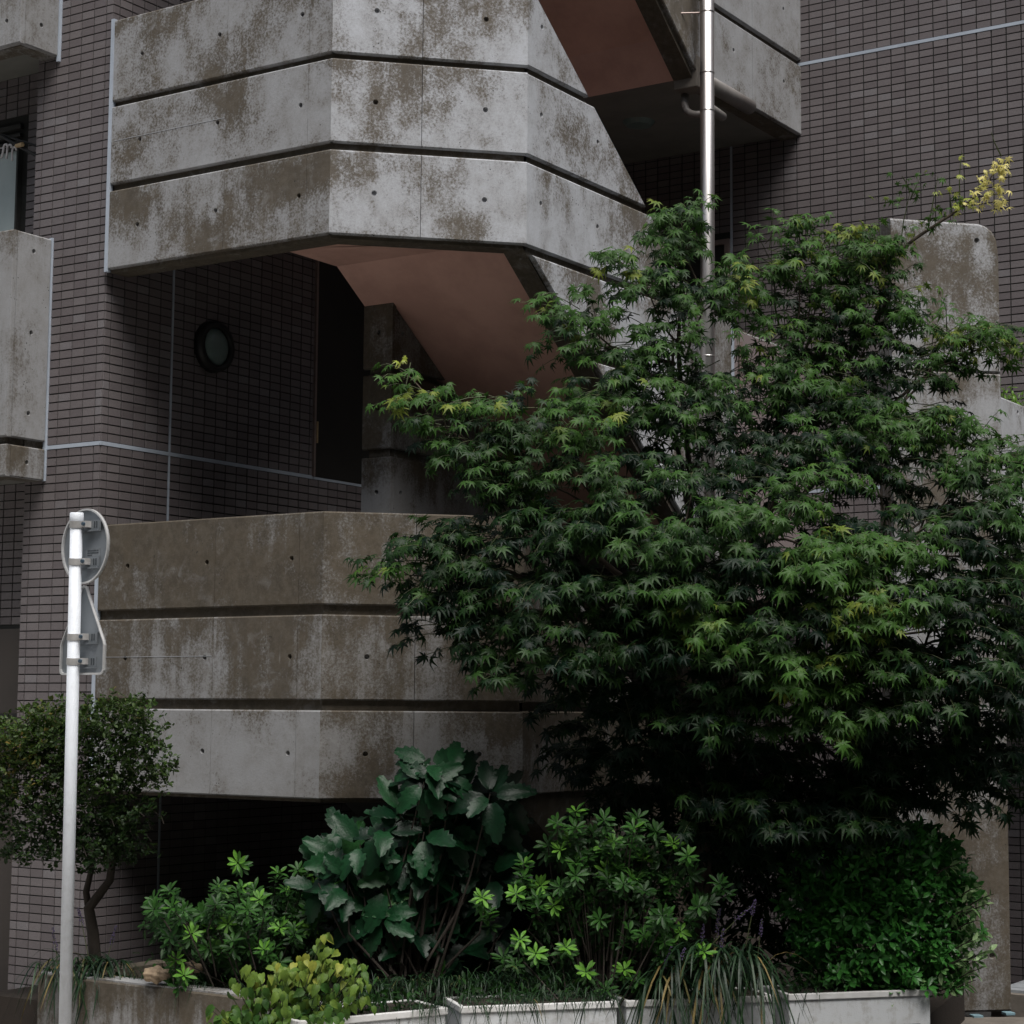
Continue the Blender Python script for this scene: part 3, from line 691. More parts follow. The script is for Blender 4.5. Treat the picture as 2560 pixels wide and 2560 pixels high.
for y, cc, pl in ((1311, c1, p1), (1404, c1, p1), (1592, c2, p2), (1653, c2, p2)):
    q = pole_at(y); zc = q[2]
    MB().tube([q-axp*.016, q+axp*.016], R_+.0035, 28).build('clamp_band', 'galv', sg)
    o2 = (q[0], q[1]); d2_, n2_ = (tS[0], tS[1]), (-nS[0], -nS[1])
    br = MB().obox(o2, d2_, n2_, -.088, .125, -.050, -.040, zc-.026, zc+.020); br.obox(o2, d2_, n2_, -.09, .127, -.051, -.030, zc-.034, zc-.027)
    bo = br.build('bracket', 'signback', pl)
    for a in (.04, -.055): MB().obox(o2, d2_, n2_, a-.006, a+.022, -.04, -.006, zc-.015, zc+.015).build('clamp_ear', 'galv', sg)
    MB().tube([q+tS*.052+nS*.006-nS*.012, q+tS*.052+nS*.02], [.009, .009], 6).build('bolt', 'bolt', sg)
    sl = MB()
    for a in (.088, .105): sl.obox(o2, d2_, n2_, a-.004, a+.004, -.0395, -.0385, zc-.018, zc+.014)
    sl.build('slot', 'ink', pl)
for y, cc, pl in ((1384, c1, p1), (1622, c2, p2)):
    q = pole_at(y); zc = q[2]; o2 = (q[0]+nS[0]*.05, q[1]+nS[1]*.05); d2_, n2_ = (tS[0], tS[1]), (-nS[0], -nS[1])
    MB().obox(o2, d2_, n2_, .0, .125, .0, .002, zc-.024, zc+.024).build('label_plate', 'label', pl)
    tx = MB(); random.seed(5)
    for rz in (.014, .003, -.008):
        u = .028
        while u < .112:
            w = random.choice((.003, .004, .006)); 
            if rz > -.008 or u < .06: tx.obox(o2, d2_, n2_, u, u+w, .0015, .0028, zc+rz-.0035, zc+rz+.0035)
            u += w+random.choice((.0015, .002, .003))
    tx.build('label_print', 'ink', pl)

# ================================================================== planting bed wall and white planters
lw = thing('planting_bed_wall', (-6.7, 7.03, GZ), 'low streaked concrete planting bed wall behind the white sign pole', 'wall')
wp = MB().box(-7.45, -5.55, 7.07, 7.15, GZ-.02, -1.345).box(-7.45, -7.33, 7.151, 7.86, GZ-.02, -1.345).build('wall_core', 'concrete', lw); tint(wp, .5, .5, .2)
fL = dict(o=(-7.475, 7.035), d=(1, 0), n=(0, -1))
for u0, u1 in ((0, .95), (.95, 1.9)):
    panel(fL, rect(u0, u1-.002, GZ-.01, -1.335), [(.66, -1.60), (1.1, -1.60)], lw, (.52, .75, .20), depth=.04, ch=.008)
cp = MB().box(-7.472, -5.56, 7.045, 7.165, -1.343, -1.327).build('coping', 'concrete', lw); tint(cp, .35, .2, .4)
pl_labels = ['white rendered planter box with lime shrub spilling over its end', 'white planter box with thin grass blades hanging over its rim',
             'white planter box mostly hidden under the drooping strap-leaved plant', 'white planter box with chipped rim under the glossy round shrub']
ZR = -1.31
ends = [((745, 2553), (1121, 2519)), ((1152, 2517), (1548, 2503)), ((1565, 2502), (1938, 2489)), ((1972, 2486), (2331, 2473))]
for i, (a, b) in enumerate(ends):
    A = on(*a, 2, ZR); B = on(*b, 2, ZR); dv = (B-A)[:2]; Ln = float(np.linalg.norm(dv)); d = tuple(dv/Ln); n = (d[1], -d[0])
    p = thing('planter_box', (A[0], A[1], GZ), pl_labels[i], 'planter')
    o = (A[0], A[1])
    b_ = MB().obox(o, d, n, .006, Ln-.006, -.30, -.010, GZ, ZR-.031)
    b_.build('body', 'planter', p, bevel=.006)
    r = MB().obox(o, d, n, 0, Ln, -.022, 0, ZR-.03, ZR).obox(o, d, n, 0, Ln, -.31, -.288, ZR-.03, ZR).obox(o, d, n, 0, .022, -.288, -.022, ZR-.03, ZR).obox(o, d, n, Ln-.022, Ln, -.288, -.022, ZR-.03, ZR)
    r.build('rim', 'rim', p, bevel=.004)
    MB().obox(o, d, n, .02, Ln-.02, -.285, -.025, ZR-.035, ZR-.006).build('soil', 'soil', p)

# ================================================================== vegetation
def norm(v): return v/(np.linalg.norm(v, axis=-1, keepdims=True)+1e-9)
def leaf_frames(tip, nrm):
    """stack of 3x3 matrices, columns side/tip/normal"""
    tip = norm(tip); nrm = norm(nrm-tip*np.sum(nrm*tip, -1, keepdims=True)); side = np.cross(tip, nrm); return np.stack([side, tip, nrm], -1)
class LeafShape:
    def __init__(s, v, f): s.v = np.array(v, float); s.f = [tuple(x) for x in f]
def maple_shape(droop, fold, seed):
    r = random.Random(seed); lob = [(-128, .42), (-84, .70), (-42, .92), (0, 1.0), (42, .92), (84, .70), (128, .42)]
    v = [(0, 0, 0)]; f = []
    def P(a, rad, lift=0):
        x, y = math.sin(math.radians(a))*rad, math.cos(math.radians(a))*rad
        return (x, y, -droop*(x*x+y*y)+lift)
    n = len(lob); val = []
    for i in range(n+1):
        if i == 0: a, rr = -165, .10
        elif i == n: a, rr = 165, .10
        else: a, rr = (lob[i-1][0]+lob[i][0])/2, .30*min(lob[i-1][1], lob[i][1])/.8
        v.append(P(a, rr, -.02)); val.append(len(v)-1)
    for i, (a, l) in enumerate(lob):
        a += r.uniform(-4, 4); l *= r.uniform(.93, 1.05); w = 10.5/max(l, .5)
        v += [P(a-w, l*.52, -.01), P(a+w, l*.52, -.01), P(a, l, -.05*fold), P(a, l*.5, .03)]; k = len(v)-4
        f += [(0, val[i], k, k+3), (val[i], k, k) if False else (k, k+2, k+3), (k+2, k+1, k+3), (0, k+3, k+1, val[i+1])]
    return LeafShape(v, f)
def blade_shape(prof, droop, fold, teeth=0, heart=0, wav=0):
    """simple leaf: prof = half widths along the midrib, length 1"""
    v, f = [], []; n = len(prof)
    for i, w in enumerate(prof):
        y = i/(n-1); z = -droop*y*y
        ww = w*(1+(teeth if i % 2 else -teeth)*(0 < i < n-1))
        yo = y-(heart*w if i == 0 else 0)+(.03 if teeth and i % 2 == 0 else 0)
        zz = z+fold*ww+wav*math.sin(i*1.9)*ww
        v += [(-ww, yo, zz), (0, y, z), (ww, yo, z+fold*ww-wav*math.sin(i*1.9)*ww)]
    for i in range(n-1):
        a = 3*i; f += [(a, a+1, a+4, a+3), (a+1, a+2, a+5, a+4)]
    return LeafShape(v, f)

def foliage(parent, items, shapes, material, ident='leaf', nsingle=300, prefer=None):
    """items: arrays pos(n,3), frame(n,3,3), size(n), tint(n), shape index(n). The nearest/most visible become single leaves"""
    pos, fr, size, tn, si = items; n = len(pos)
    if n == 0: return
    Z = pos@fw
    face = np.abs(np.einsum('ij,ij->i', fr[:, :, 2], norm(-pos)))
    px = 1280+FPX*(pos@rt)/Z; py = 1280-FPX*(pos@up)/Z
    sc = (size*size*(face+.15)/(Z*Z))*np.exp(-(Z-Z.min())*1.4)*(1+.6*rng.random(n)); sc[(px < 0) | (px > 2560) | (py < 0) | (py > 2560)] = 0
    if prefer is not None: sc = sc*prefer
    order = np.argsort(-sc); one = order[:min(nsingle, n)]; rest = order[min(nsingle, n):]
    mes = []
    for k, s in enumerate(shapes):
        me = bpy.data.meshes.new(ident); me.from_pydata([tuple(p) for p in s.v], [], s.f); me.materials.append(M[material]); me.polygons.foreach_set('use_smooth', [True]*len(me.polygons)); me.update(); mes.append(me)
    pb = BASE.get(parent.name)
    for i in one:
        o = bpy.data.objects.new(ident, mes[si[i]]); R3 = fr[i]*size[i]
        o.matrix_basis = Matrix(((*R3[0], pos[i][0]), (*R3[1], pos[i][1]), (*R3[2], pos[i][2]+H), (0, 0, 0, 1)))
        o.color = (float(tn[i]), 0, 0, 1); C.objects.link(o); o.parent = parent; o.matrix_parent_inverse = Matrix.Translation(-pb)
    if len(rest) == 0: return
    V, Fc, T = [], [], []; off = 0
    for k, s in enumerate(shapes):
        idx = rest[si[rest] == k]
        if len(idx) == 0: continue
        vv = np.einsum('nij,vj->nvi', fr[idx]*size[idx][:, None, None], s.v)+pos[idx][:, None, :]
        m = len(s.v); V.append(vv.reshape(-1, 3)); T.append(np.repeat(tn[idx], m))
        for q in range(len(idx)):
            b = off+q*m; Fc += [tuple(b+i for i in f) for f in s.f]
        off += m*len(idx)
    V = np.concatenate(V); V[:, 2] += H
    me = bpy.data.meshes.new('foliage'); me.from_pydata(V.tolist(), [], Fc)
    a = me.attributes.new('tint', 'FLOAT', 'POINT'); a.data.foreach_set('value', np.concatenate(T).astype(np.float32))
    me.polygons.foreach_set('use_smooth', [True]*len(me.polygons)); me.materials.append(M[material]); me.update()
    o = bpy.data.objects.new('foliage', me); link(o, parent); tag(o, kind='stuff'); o.color = (1, 1, 1, 1); return o
def pack(L):
    return (np.array([x[0] for x in L]), np.array([x[1] for x in L]), np.array([x[2] for x in L]), np.array([x[3] for x in L]), np.array([x[4] for x in L], int))
UPV = np.array([0, 0, 1.]); toCam = norm(-fw)
SKYD = norm(np.array([.45, -.55, .9]))

# ---- maple
K = 1.325
trunk_base = PZ(1745, 2330, 9.75); trunk_base[2] = -1.5
mt = thing('maple_tree', tuple(trunk_base), 'large green maple with layered star-shaped leaves in front of the concrete stair', 'tree')
fork = PZ(1720, 1560, 9.85)
# clumps: centre x, y, half width, half height in the 1932 px view, depth Z, leaf count, tint (crown light and shade painted in)
CL = [(1285,415,52,42,10.1,46,.55),(1262,455,36,40,10.1,34,.5),(1160,492,38,24,10.0,22,.55),(1215,530,48,28,10.0,36,.5),(1060,580,34,30,9.9,22,.5),(1110,622,56,40,9.9,50,.45),
 (1280,560,48,60,10.0,46,.45),(1240,645,84,44,9.9,90,.45),(1180,715,90,44,9.8,100,.42),(757,695,18,20,9.5,10,.75),(785,742,30,24,9.5,22,.65),(840,795,46,34,9.5,44,.5),(895,850,60,42,9.5,66,.4),
 (820,735,20,24,9.5,8,.5),(950,762,62,26,9.5,36,.5),(1075,800,84,48,9.5,90,.45),(985,830,62,40,9.5,60,.4),
 (1340,565,60,26,10.0,44,.42),(1400,520,54,34,10.0,50,.55),(1460,482,40,36,10.1,34,.6),(1560,480,80,44,10.1,92,.6),(1630,462,60,30,10.1,46,.6),(1545,560,80,54,10.1,96,.42),
 (1510,430,34,20,10.1,12,.6),
 (1690,560,40,40,10.1,30,.5),(1650,600,86,50,10.0,100,.42),(1745,690,70,22,9.9,46,.3),(1820,632,74,34,9.9,80,.62),(1880,640,30,28,9.9,20,.75),
 (1480,660,70,60,10.0,80,.4),(1470,750,80,50,9.9,90,.35),(1590,715,92,50,9.9,110,.35),(1600,800,110,44,9.7,120,.42),(1735,800,84,38,9.6,84,.6),(1280,770,100,60,9.8,130,.32),(1375,700,60,60,9.9,66,.35),
 (1130,890,110,50,9.4,130,.45),(990,905,80,44,9.4,86,.42),(1300,890,120,60,9.6,130,.2),(1450,850,90,50,9.7,90,.25),(1660,870,90,50,9.6,90,.3),(1840,850,76,54,9.5,96,.6),(1905,850,40,60,9.5,50,.65),
 (760,1052,52,22,9.4,30,.4),(835,1040,66,40,9.35,72,.42),(750,1085,46,16,9.4,20,.62),(850,1110,60,40,9.35,50,.2),(940,990,80,44,9.35,80,.35),
 (1060,1000,90,50,9.3,96,.3),(1175,1010,100,54,9.25,130,.5),(1310,985,100,46,9.2,120,.6),(1430,955,100,40,9.2,120,.62),(1545,905,60,26,9.2,50,.7),(1560,1000,90,50,9.3,80,.15),
 (930,1130,70,50,9.35,64,.25),(1010,1110,90,56,9.25,110,.4),(955,1210,70,50,9.3,66,.42),(975,1275,46,26,9.3,24,.45),(870,1190,50,50,9.4,36,.1),(1090,1190,90,50,9.2,110,.42),
 (1150,1110,90,44,9.2,100,.45),(1260,1115,80,40,9.1,90,.6),(1320,1060,80,44,9.2,80,.4),(1460,1080,90,50,9.1,96,.35),(1590,1030,90,34,9.05,100,.72),(1560,1075,80,40,9.0,100,.7),(1690,1050,60,30,9.05,50,.7),
 (1640,1130,60,40,8.95,80,.86),(1600,1165,60,30,8.95,60,.86),(1480,1160,80,44,9.0,80,.42),(1770,1010,80,50,9.2,90,.45),(1870,960,56,60,9.2,76,.55),(1905,1050,40,60,9.2,50,.5),
 (1320,1180,70,46,9.05,70,.75),(1240,1225,100,50,9.1,120,.35),(1420,1250,90,50,9.0,100,.55),(1520,1245,70,44,8.95,80,.8),(1630,1240,90,50,9.0,110,.55),(1760,1130,96,60,9.1,120,.35),(1860,1160,70,70,9.1,96,.45),
 (1330,1330,70,50,9.1,70,.35),(1380,1360,50,36,9.1,40,.35),(1540,1330,70,50,9.0,80,.65),(1560,1365,36,24,8.95,26,.75),(1660,1330,90,44,9.05,90,.4),(1790,1290,110,70,9.05,150,.35),(1895,1270,46,80,9.1,70,.4),
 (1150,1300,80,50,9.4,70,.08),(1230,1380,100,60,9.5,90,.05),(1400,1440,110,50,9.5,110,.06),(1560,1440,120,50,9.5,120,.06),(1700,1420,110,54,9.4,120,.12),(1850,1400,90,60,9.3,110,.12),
 (1370,1505,80,50,9.3,90,.28),(1470,1520,90,50,9.25,110,.30),(1590,1510,90,50,9.25,110,.26),(1680,1520,60,50,9.3,60,.22),(1850,1470,80,40,9.3,90,.12),(1560,1580,110,50,9.5,100,.06),(1400,1590,90,44,9.5,70,.06)]
BACK = [(1010,1010,110,110,9.75,190),(1180,960,130,120,9.85,240),(1350,880,130,120,9.95,240),(1500,800,120,110,10.05,200),(1640,790,120,110,10.0,200),(1560,950,150,110,9.75,240),(1750,930,140,120,9.7,240),(1860,1010,90,130,9.6,200),
 (1150,1150,140,110,9.6,230),(1330,1120,150,110,9.55,240),(1520,1170,160,120,9.45,260),(1720,1180,160,120,9.45,260),(1870,1230,80,140,9.45,180),(1130,1330,110,90,9.7,170),(1220,1400,120,90,9.75,200),(1290,1290,130,100,9.55,220),(1480,1340,160,100,9.45,240),(1700,1350,160,100,9.4,260),(1850,1390,100,100,9.45,180),
 (1300,1480,120,70,9.75,190),(1480,1450,150,90,9.7,220),(1660,1460,150,90,9.65,220),(1250,660,70,70,10.05,70),(1560,560,100,60,10.15,90),(1640,660,110,60,10.1,110),(1420,1590,110,90,9.95,240),(1560,1590,120,90,9.95,240),(1250,1480,100,100,9.95,240),(1150,1430,90,80,9.95,190),(1480,1680,110,60,10.0,180),(1640,1590,100,80,9.9,180),(1330,1560,90,80,10.0,170),(1640,735,100,70,10.12,120),(1560,700,110,70,10.15,130),(900,1060,80,50,9.6,100),(930,1180,70,60,9.6,100),(1700,1620,100,60,9.9,120)]
CL = CL+[(a, b_, c_, d_*1.35, e_, int(f_*.55), .03) for a, b_, c_, d_, e_, f_ in BACK]  # near-black backing leaves stand in for the deep shade between and below sprays
shapes_m = [maple_shape(.42, 1.5, 1), maple_shape(.25, .8, 2), maple_shape(.62, 2.2, 3), maple_shape(.34, 1.0, 4)]
L = []; twigs = MB(); limbs = MB()
DEN = 1.9
MAINP = [PZ(x*K, y*K, Z) for x, y, Z in ((1270, 640, 9.95), (1290, 480, 10.05), (1540, 600, 10.05), (1680, 560, 10.05), (1770, 690, 9.95), (1090, 900, 9.5), (880, 850, 9.5), (880, 1050, 9.4), (1250, 1050, 9.35), (1480, 1000, 9.3), (1620, 1080, 9.15), (1800, 1000, 9.35), (1130, 1200, 9.3), (1400, 1250, 9.15), (1620, 1270, 9.1), (1830, 1230, 9.2), (1440, 1480, 9.4), (1620, 1480, 9.4), (1840, 1420, 9.35))]
for mp in MAINP:
    st0 = fork if mp[2] > fork[2] else trunk_base*.2+fork*.8
    m1 = st0*.62+mp*.38+UPV*(-.05 if mp[2] > fork[2] else .12)+rng.normal(0, .05, 3); m2 = st0*.25+mp*.75+rng.normal(0, .04, 3)
    limbs.tube([st0, m1, m2, mp], [.022, .016, .011, .007], 7, False)
for (cx, cy, rx, ry, Z, cnt, br) in CL:
    cx += rng.normal(0, .12)*rx; cy += rng.normal(0, .18)*ry; cnt *= rng.uniform(.75, 1.3); br = br*1.12 if br > .6 or cy < 900 else br*.80  # lower clumps tinted darker, painting in the crown's own shade
    c = PZ(cx*K, cy*K, Z); sxm, szm = rx*K/FPX*Z, ry*K/FPX*Z*(.80 if cy > 830 else 1.0); up_ = cy <= 830; sd_ = .5*sxm+.06
    outw = c-fork; outw[2] = 0; outw = norm(outw+toCam*.35)
    # thin branch from the nearest main limb into the clump
    k_ = min(range(len(MAINP)), key=lambda q: np.linalg.norm(MAINP[q]-c)); mp = MAINP[k_]
    st0 = mp+(fork-mp)*rng.uniform(.0, .35); mid = st0*.45+c*.55-UPV*rng.uniform(.0, .06)+rng.normal(0, .03, 3)
    limbs.tube([st0, st0*.6+mid*.4+rng.normal(0, .012, 3), mid, c*.7+mid*.3+rng.normal(0, .015, 3), c], [.008, .0065, .005, .0035, .002], 5, False)
    nsp = max(2, int(cnt*(DEN*1.55 if up_ and br > .04 else DEN)/6))
    for s in range(nsp):
        e = rng.normal(0, .6, 3); e = e/max(1, np.linalg.norm(e)/1.15)
        sp = c+rt*e[0]*sxm+UPV*e[1]*szm-fw*e[2]*sd_
        rad = norm(rt*e[0]*1.2-fw*(e[2]+.35)+outw*.8+UPV*(.15+.35*e[1])+rng.normal(0, .3, 3))
        ln = rng.uniform(.09, .17); droop = rng.uniform(.3, .9)
        pts = [sp-rad*ln*.6, sp, sp+rad*ln*.6-UPV*droop*.02, sp+rad*ln-UPV*droop*.06]
        twigs.tube(pts, [.0028, .0022, .0016, .001], 4, False)
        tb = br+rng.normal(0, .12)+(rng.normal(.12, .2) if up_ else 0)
        for q in range(6):
            k = (q//2+.6)/3.2; base = sp*(1-k)+pts[3]*k; sgn = 1 if q % 2 else -1
            sidev = norm(np.cross(rad, UPV)); pet = norm(rad*.5+sidev*sgn*rng.uniform(.5, 1.1)+rng.normal(0, .25, 3)-UPV*.2)
            if q == 5: pet = norm(rad+rng.normal(0, .2, 3)-UPV*.2)
            p = base+pet*rng.uniform(.015, .04)
            tip = norm(pet*.75+rad*.35-UPV*rng.uniform(.35, 1.0)+rng.normal(0, .22, 3))
            nr = norm(UPV*1.0+rad*.5+toCam*.4+rng.normal(0, .45 if up_ else .38, 3))
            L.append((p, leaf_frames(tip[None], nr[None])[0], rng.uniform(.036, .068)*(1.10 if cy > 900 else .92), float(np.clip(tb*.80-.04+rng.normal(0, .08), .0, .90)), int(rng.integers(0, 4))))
tr = MB(); tr.tube([trunk_base, trunk_base*.6+fork*.4+np.array([.03, .02, 0]), fork], [.065, .052, .042], 10)
tr.build('trunk', 'bark', mt, True)
limbs.build('limbs', 'bark', mt, True); tag(twigs.build('twigs', 'stemgreen', mt), kind='stuff')
# the long bare branch with golden leaves at its tip
bpts = [PZ(x, y, 10.05) for x, y in ((2110, 760), (2200, 665), (2290, 595), (2380, 535), (2430, 500), (2470, 455), (2495, 415), (2503, 390))]
MB().tube([fork*.4+bpts[0]*.6+np.array([0, 0, -.1])]+bpts, [.014, .012, .010, .009, .007, .006, .004, .003, .002], 7, False).build('bough', 'bark', mt, True)
tw = MB()
for a, b in (((2250, 625), (2275, 480)), ((2320, 575), (2345, 440)), ((2400, 520), (2405, 370)), ((2275, 480), (2255, 440)), ((2275, 500), (2300, 445)), ((2380, 535), (2372, 470)), ((2503, 390), (2478, 330))):
    A, B = PZ(*a, 10.05), PZ(*b, 10.02); tw.tube([A, A*.5+B*.5+rng.normal(0, .008, 3), B], [.004, .003, .0012], 5, False)
tw.build('sprigs', 'stemgreen', mt)
for x, y, k in ((2275, 475, 5), (2258, 445, 3), (2300, 445, 4), (2345, 440, 4), (2300, 490, 5), (2200, 505, 3), (2230, 500, 3), (2320, 560, 9), (2360, 535, 10), (2340, 545, 8), (2280, 580, 8), (2240, 620, 8), (2390, 510, 6)):
    for q in range(k):
        p = PZ(x+rng.normal(0, 16), y+rng.normal(0, 12), 10.02+rng.normal(0, .03))
        L.append((p, leaf_frames((rng.normal(0, .6, 3)-UPV*.5)[None], (UPV+toCam*.4+rng.normal(0, .4, 3))[None])[0], rng.uniform(.025, .042), float(rng.uniform(.45, .9)), int(rng.integers(0, 4))))
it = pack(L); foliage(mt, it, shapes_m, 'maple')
G = []
for x, y, k in ((2490, 400, 4), (2500, 420, 5), (2470, 430, 5), (2450, 450, 4), (2495, 440, 4), (2480, 460, 6), (2440, 475, 5), (2470, 490, 5), (2500, 500, 5), (2430, 490, 4), (2405, 398, 2), (2395, 444, 2), (2375, 470, 3), (2355, 475, 2), (2495, 515, 5), (2510, 405, 4), (2515, 430, 4), (2505, 470, 5), (2460, 505, 4), (2505, 495, 3), (2415, 505, 6), (2435, 510, 5), (2400, 520, 5), (2460, 470, 5), (2485, 425, 4), (757*K, 682*K, 4)):
    for q in range(k):
        p = PZ(x+rng.normal(0, 9), y+rng.normal(0, 8), (10.0 if x > 1500 else 9.5)+rng.normal(0, .03))
        G.append((p, leaf_frames((rng.normal(0, .5, 3)-UPV*.3+rt*.5)[None], (UPV*.9+toCam*.6+rng.normal(0, .35, 3))[None])[0], rng.uniform(.026, .044), float(np.clip((x-2390)/110+rng.normal(0, .2), 0, 1)), int(rng.integers(0, 4))))
foliage(mt, pack(G), shapes_m, 'gold', 'golden_leaf', 100)

# ---- small clipped tree left of the stair
sb = PZ(255, 2440, 9.95); sb[2] = -1.45
st = thing('small_tree', tuple(sb), 'small dense fine-leaved tree with a forked trunk behind the white pole', 'tree')
tk = MB(); T1 = [PZ(x, y, 9.95) for x, y in ((240, 2420), (232, 2330), (222, 2270), (245, 2240), (275, 2200), (285, 2120), (305, 2060), (318, 2000))]
T2 = [PZ(x, y, 9.97) for x, y in ((222, 2270), (215, 2230), (232, 2160), (200, 2090), (160, 2020))]
tk.tube([sb]+T1, [.034, .032, .030, .028, .024, .021, .019, .016, .010], 9); tk.tube(T2, [.02, .017, .014, .011, .007], 8); tk.build('trunk', 'bark2', st, True)
obov = blade_shape([.05, .16, .25, .22, .02], .15, .25)
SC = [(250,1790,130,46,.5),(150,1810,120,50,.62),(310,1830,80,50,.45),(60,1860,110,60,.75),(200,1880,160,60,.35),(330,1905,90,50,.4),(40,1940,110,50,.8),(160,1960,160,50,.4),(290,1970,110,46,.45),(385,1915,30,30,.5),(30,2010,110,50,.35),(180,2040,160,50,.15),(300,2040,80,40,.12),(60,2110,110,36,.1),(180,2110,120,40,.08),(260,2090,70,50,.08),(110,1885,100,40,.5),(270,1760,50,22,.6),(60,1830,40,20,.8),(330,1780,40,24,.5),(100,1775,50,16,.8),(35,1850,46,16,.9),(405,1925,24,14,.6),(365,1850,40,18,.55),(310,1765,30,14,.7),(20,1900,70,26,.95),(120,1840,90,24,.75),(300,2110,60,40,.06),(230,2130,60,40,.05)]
L = []; tw = MB()
for x, y, rx, ry, br in SC:
    for s in range(int(rx*ry/30)):
        e = rng.normal(0, .55, 3); e /= max(1, np.linalg.norm(e)); Zc = 9.85-.18*e[2]
        p0 = PZ(x+e[0]*rx*1.22+rng.normal(0, 9), y+e[1]*ry*1.2+rng.normal(0, 9), Zc); ax = norm(UPV*.8+rng.normal(0, .6, 3)+toCam*.3)
        if rng.random() < .25: tw.tube([p0-ax*.05-rng.normal(0, .01, 3), p0], [.002, .001], 4, False)
        for q in range(6):
            a = rng.uniform(0, 6.28); h_ = np.cross(ax, np.array([1, .3, .2])); h_ = norm(h_); h2 = np.cross(ax, h_)
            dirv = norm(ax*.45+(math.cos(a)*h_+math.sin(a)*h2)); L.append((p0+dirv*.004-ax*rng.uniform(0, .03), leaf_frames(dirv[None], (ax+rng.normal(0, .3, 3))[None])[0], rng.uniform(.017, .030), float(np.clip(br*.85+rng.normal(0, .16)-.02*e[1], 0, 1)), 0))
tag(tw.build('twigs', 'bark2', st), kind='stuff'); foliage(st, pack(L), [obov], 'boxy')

# ---- rosette shrubs
lanc = [blade_shape([.03, .08, .135, .165, .135, .02], d, f) for d, f in ((.12, .3), (.3, .4), (-.08, .25))]
def rosette_shrub(name, label, base_px, Z, tops, fill, group=None, size=.056):
    b = PZ(base_px[0], base_px[1], Z); b[2] = -1.5
    t = thing(name, tuple(b), label, 'shrub', group); L = []; stems = MB()
    def ros(p, ax, n, sz, br, flat):
        ph = rng.uniform(0, 6.28); h_ = norm(np.cross(ax, np.array([.7, .2, .5]))); h2 = np.cross(ax, h_)
        for q in range(n):
            a = ph+q*2.399; el = (1-flat)*(.15+.75*q/n)
            dv = norm((math.cos(a)*h_+math.sin(a)*h2)*math.cos(el)+ax*math.sin(el)+rng.normal(0, .1, 3))
            L.append((p+dv*.006, leaf_frames(dv[None], (ax+dv*-.2+rng.normal(0, .12, 3))[None])[0], sz*rng.uniform(.75, 1.1), float(np.clip(br+rng.normal(0, .07)+.10*q/n, 0, 1)), int(rng.integers(0, 3))))
    for (x, y, br) in tops+[(x+random.uniform(-55, 55), y+random.uniform(-25, 60), br*random.uniform(.35, .85)) for x, y, br in tops]:
        p = PZ(x, y, Z+rng.normal(0, .10)-.12*(y > base_px[1]-170)); ax = norm(UPV*.75+toCam*.65+rng.normal(0, .22, 3))
        if rng.random() < .4: stems.tube([b*.5+p*.5+rng.normal(0, .05, 3)-UPV*.06, p-ax*.12+rng.normal(0, .012, 3), p], [.004, .0035, .0025], 5, False)
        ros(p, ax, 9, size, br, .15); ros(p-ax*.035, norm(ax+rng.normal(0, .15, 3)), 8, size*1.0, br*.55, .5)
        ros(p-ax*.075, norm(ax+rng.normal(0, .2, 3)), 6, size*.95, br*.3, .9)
    for (x, y, rx, ry, n) in fill:
        for s in range(int(n*2.4)):
            e = rng.normal(0, .55, 3); e /= max(1, np.linalg.norm(e)); p = PZ(x+e[0]*rx, y+e[1]*ry, Z+.10+.14*e[2]); ax = norm(UPV*.5+toCam*.5+rng.normal(0, .5, 3))
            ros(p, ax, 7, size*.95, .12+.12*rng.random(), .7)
            if s % 2 == 0: stems.tube([b*.6+p*.4-UPV*.08, p], [.004, .002], 4, False)
            dv = norm(-UPV+rng.normal(0, .35, 3)+toCam*.3); L.append((p-UPV*.03, leaf_frames(dv[None], (toCam+rng.normal(0, .3, 3))[None])[0], size*1.05, float(rng.uniform(.1, .3)), 1))
    stems.tube([b, b*.5+PZ(base_px[0], base_px[1]-160, Z)*.5, PZ(base_px[0], base_px[1]-180, Z)], [.014, .011, .006], 6, False)
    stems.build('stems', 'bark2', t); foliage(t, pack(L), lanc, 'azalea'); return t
rosette_shrub('rosette_shrub', 'bushy shrub with bright star rosettes between small tree and large-leaved shrub', (620, 2430), 9.5,
  [(595,2158,.85),(560,2230,.85),(605,2220,.8),(648,2250,.85),(695,2185,.7),(725,2222,.85),(790,2215,.85),(760,2190,.6),(385,2250,.5),(430,2270,.6),(460,2275,.45),(505,2285,.5),(480,2335,.9),(520,2320,.9),(570,2310,.85),(590,2335,.85),(700,2320,.85),(735,2320,.8),(700,2360,.9),(775,2320,.85),(550,2370,.75),(620,2370,.6),(440,2400,.85),(460,2440,.85),(455,2480,.6),(660,2375,.8),(660,2300,.6),(540,2260,.5),(820,2260,.5),(620,2275,.6),(390,2300,.3),(440,2310,.35)],
  [(600,2340,150,70,26),(560,2410,110,40,14),(720,2290,80,60,14),(430,2310,70,40,7),(760,2380,70,50,10),(470,2450,40,30,4)])
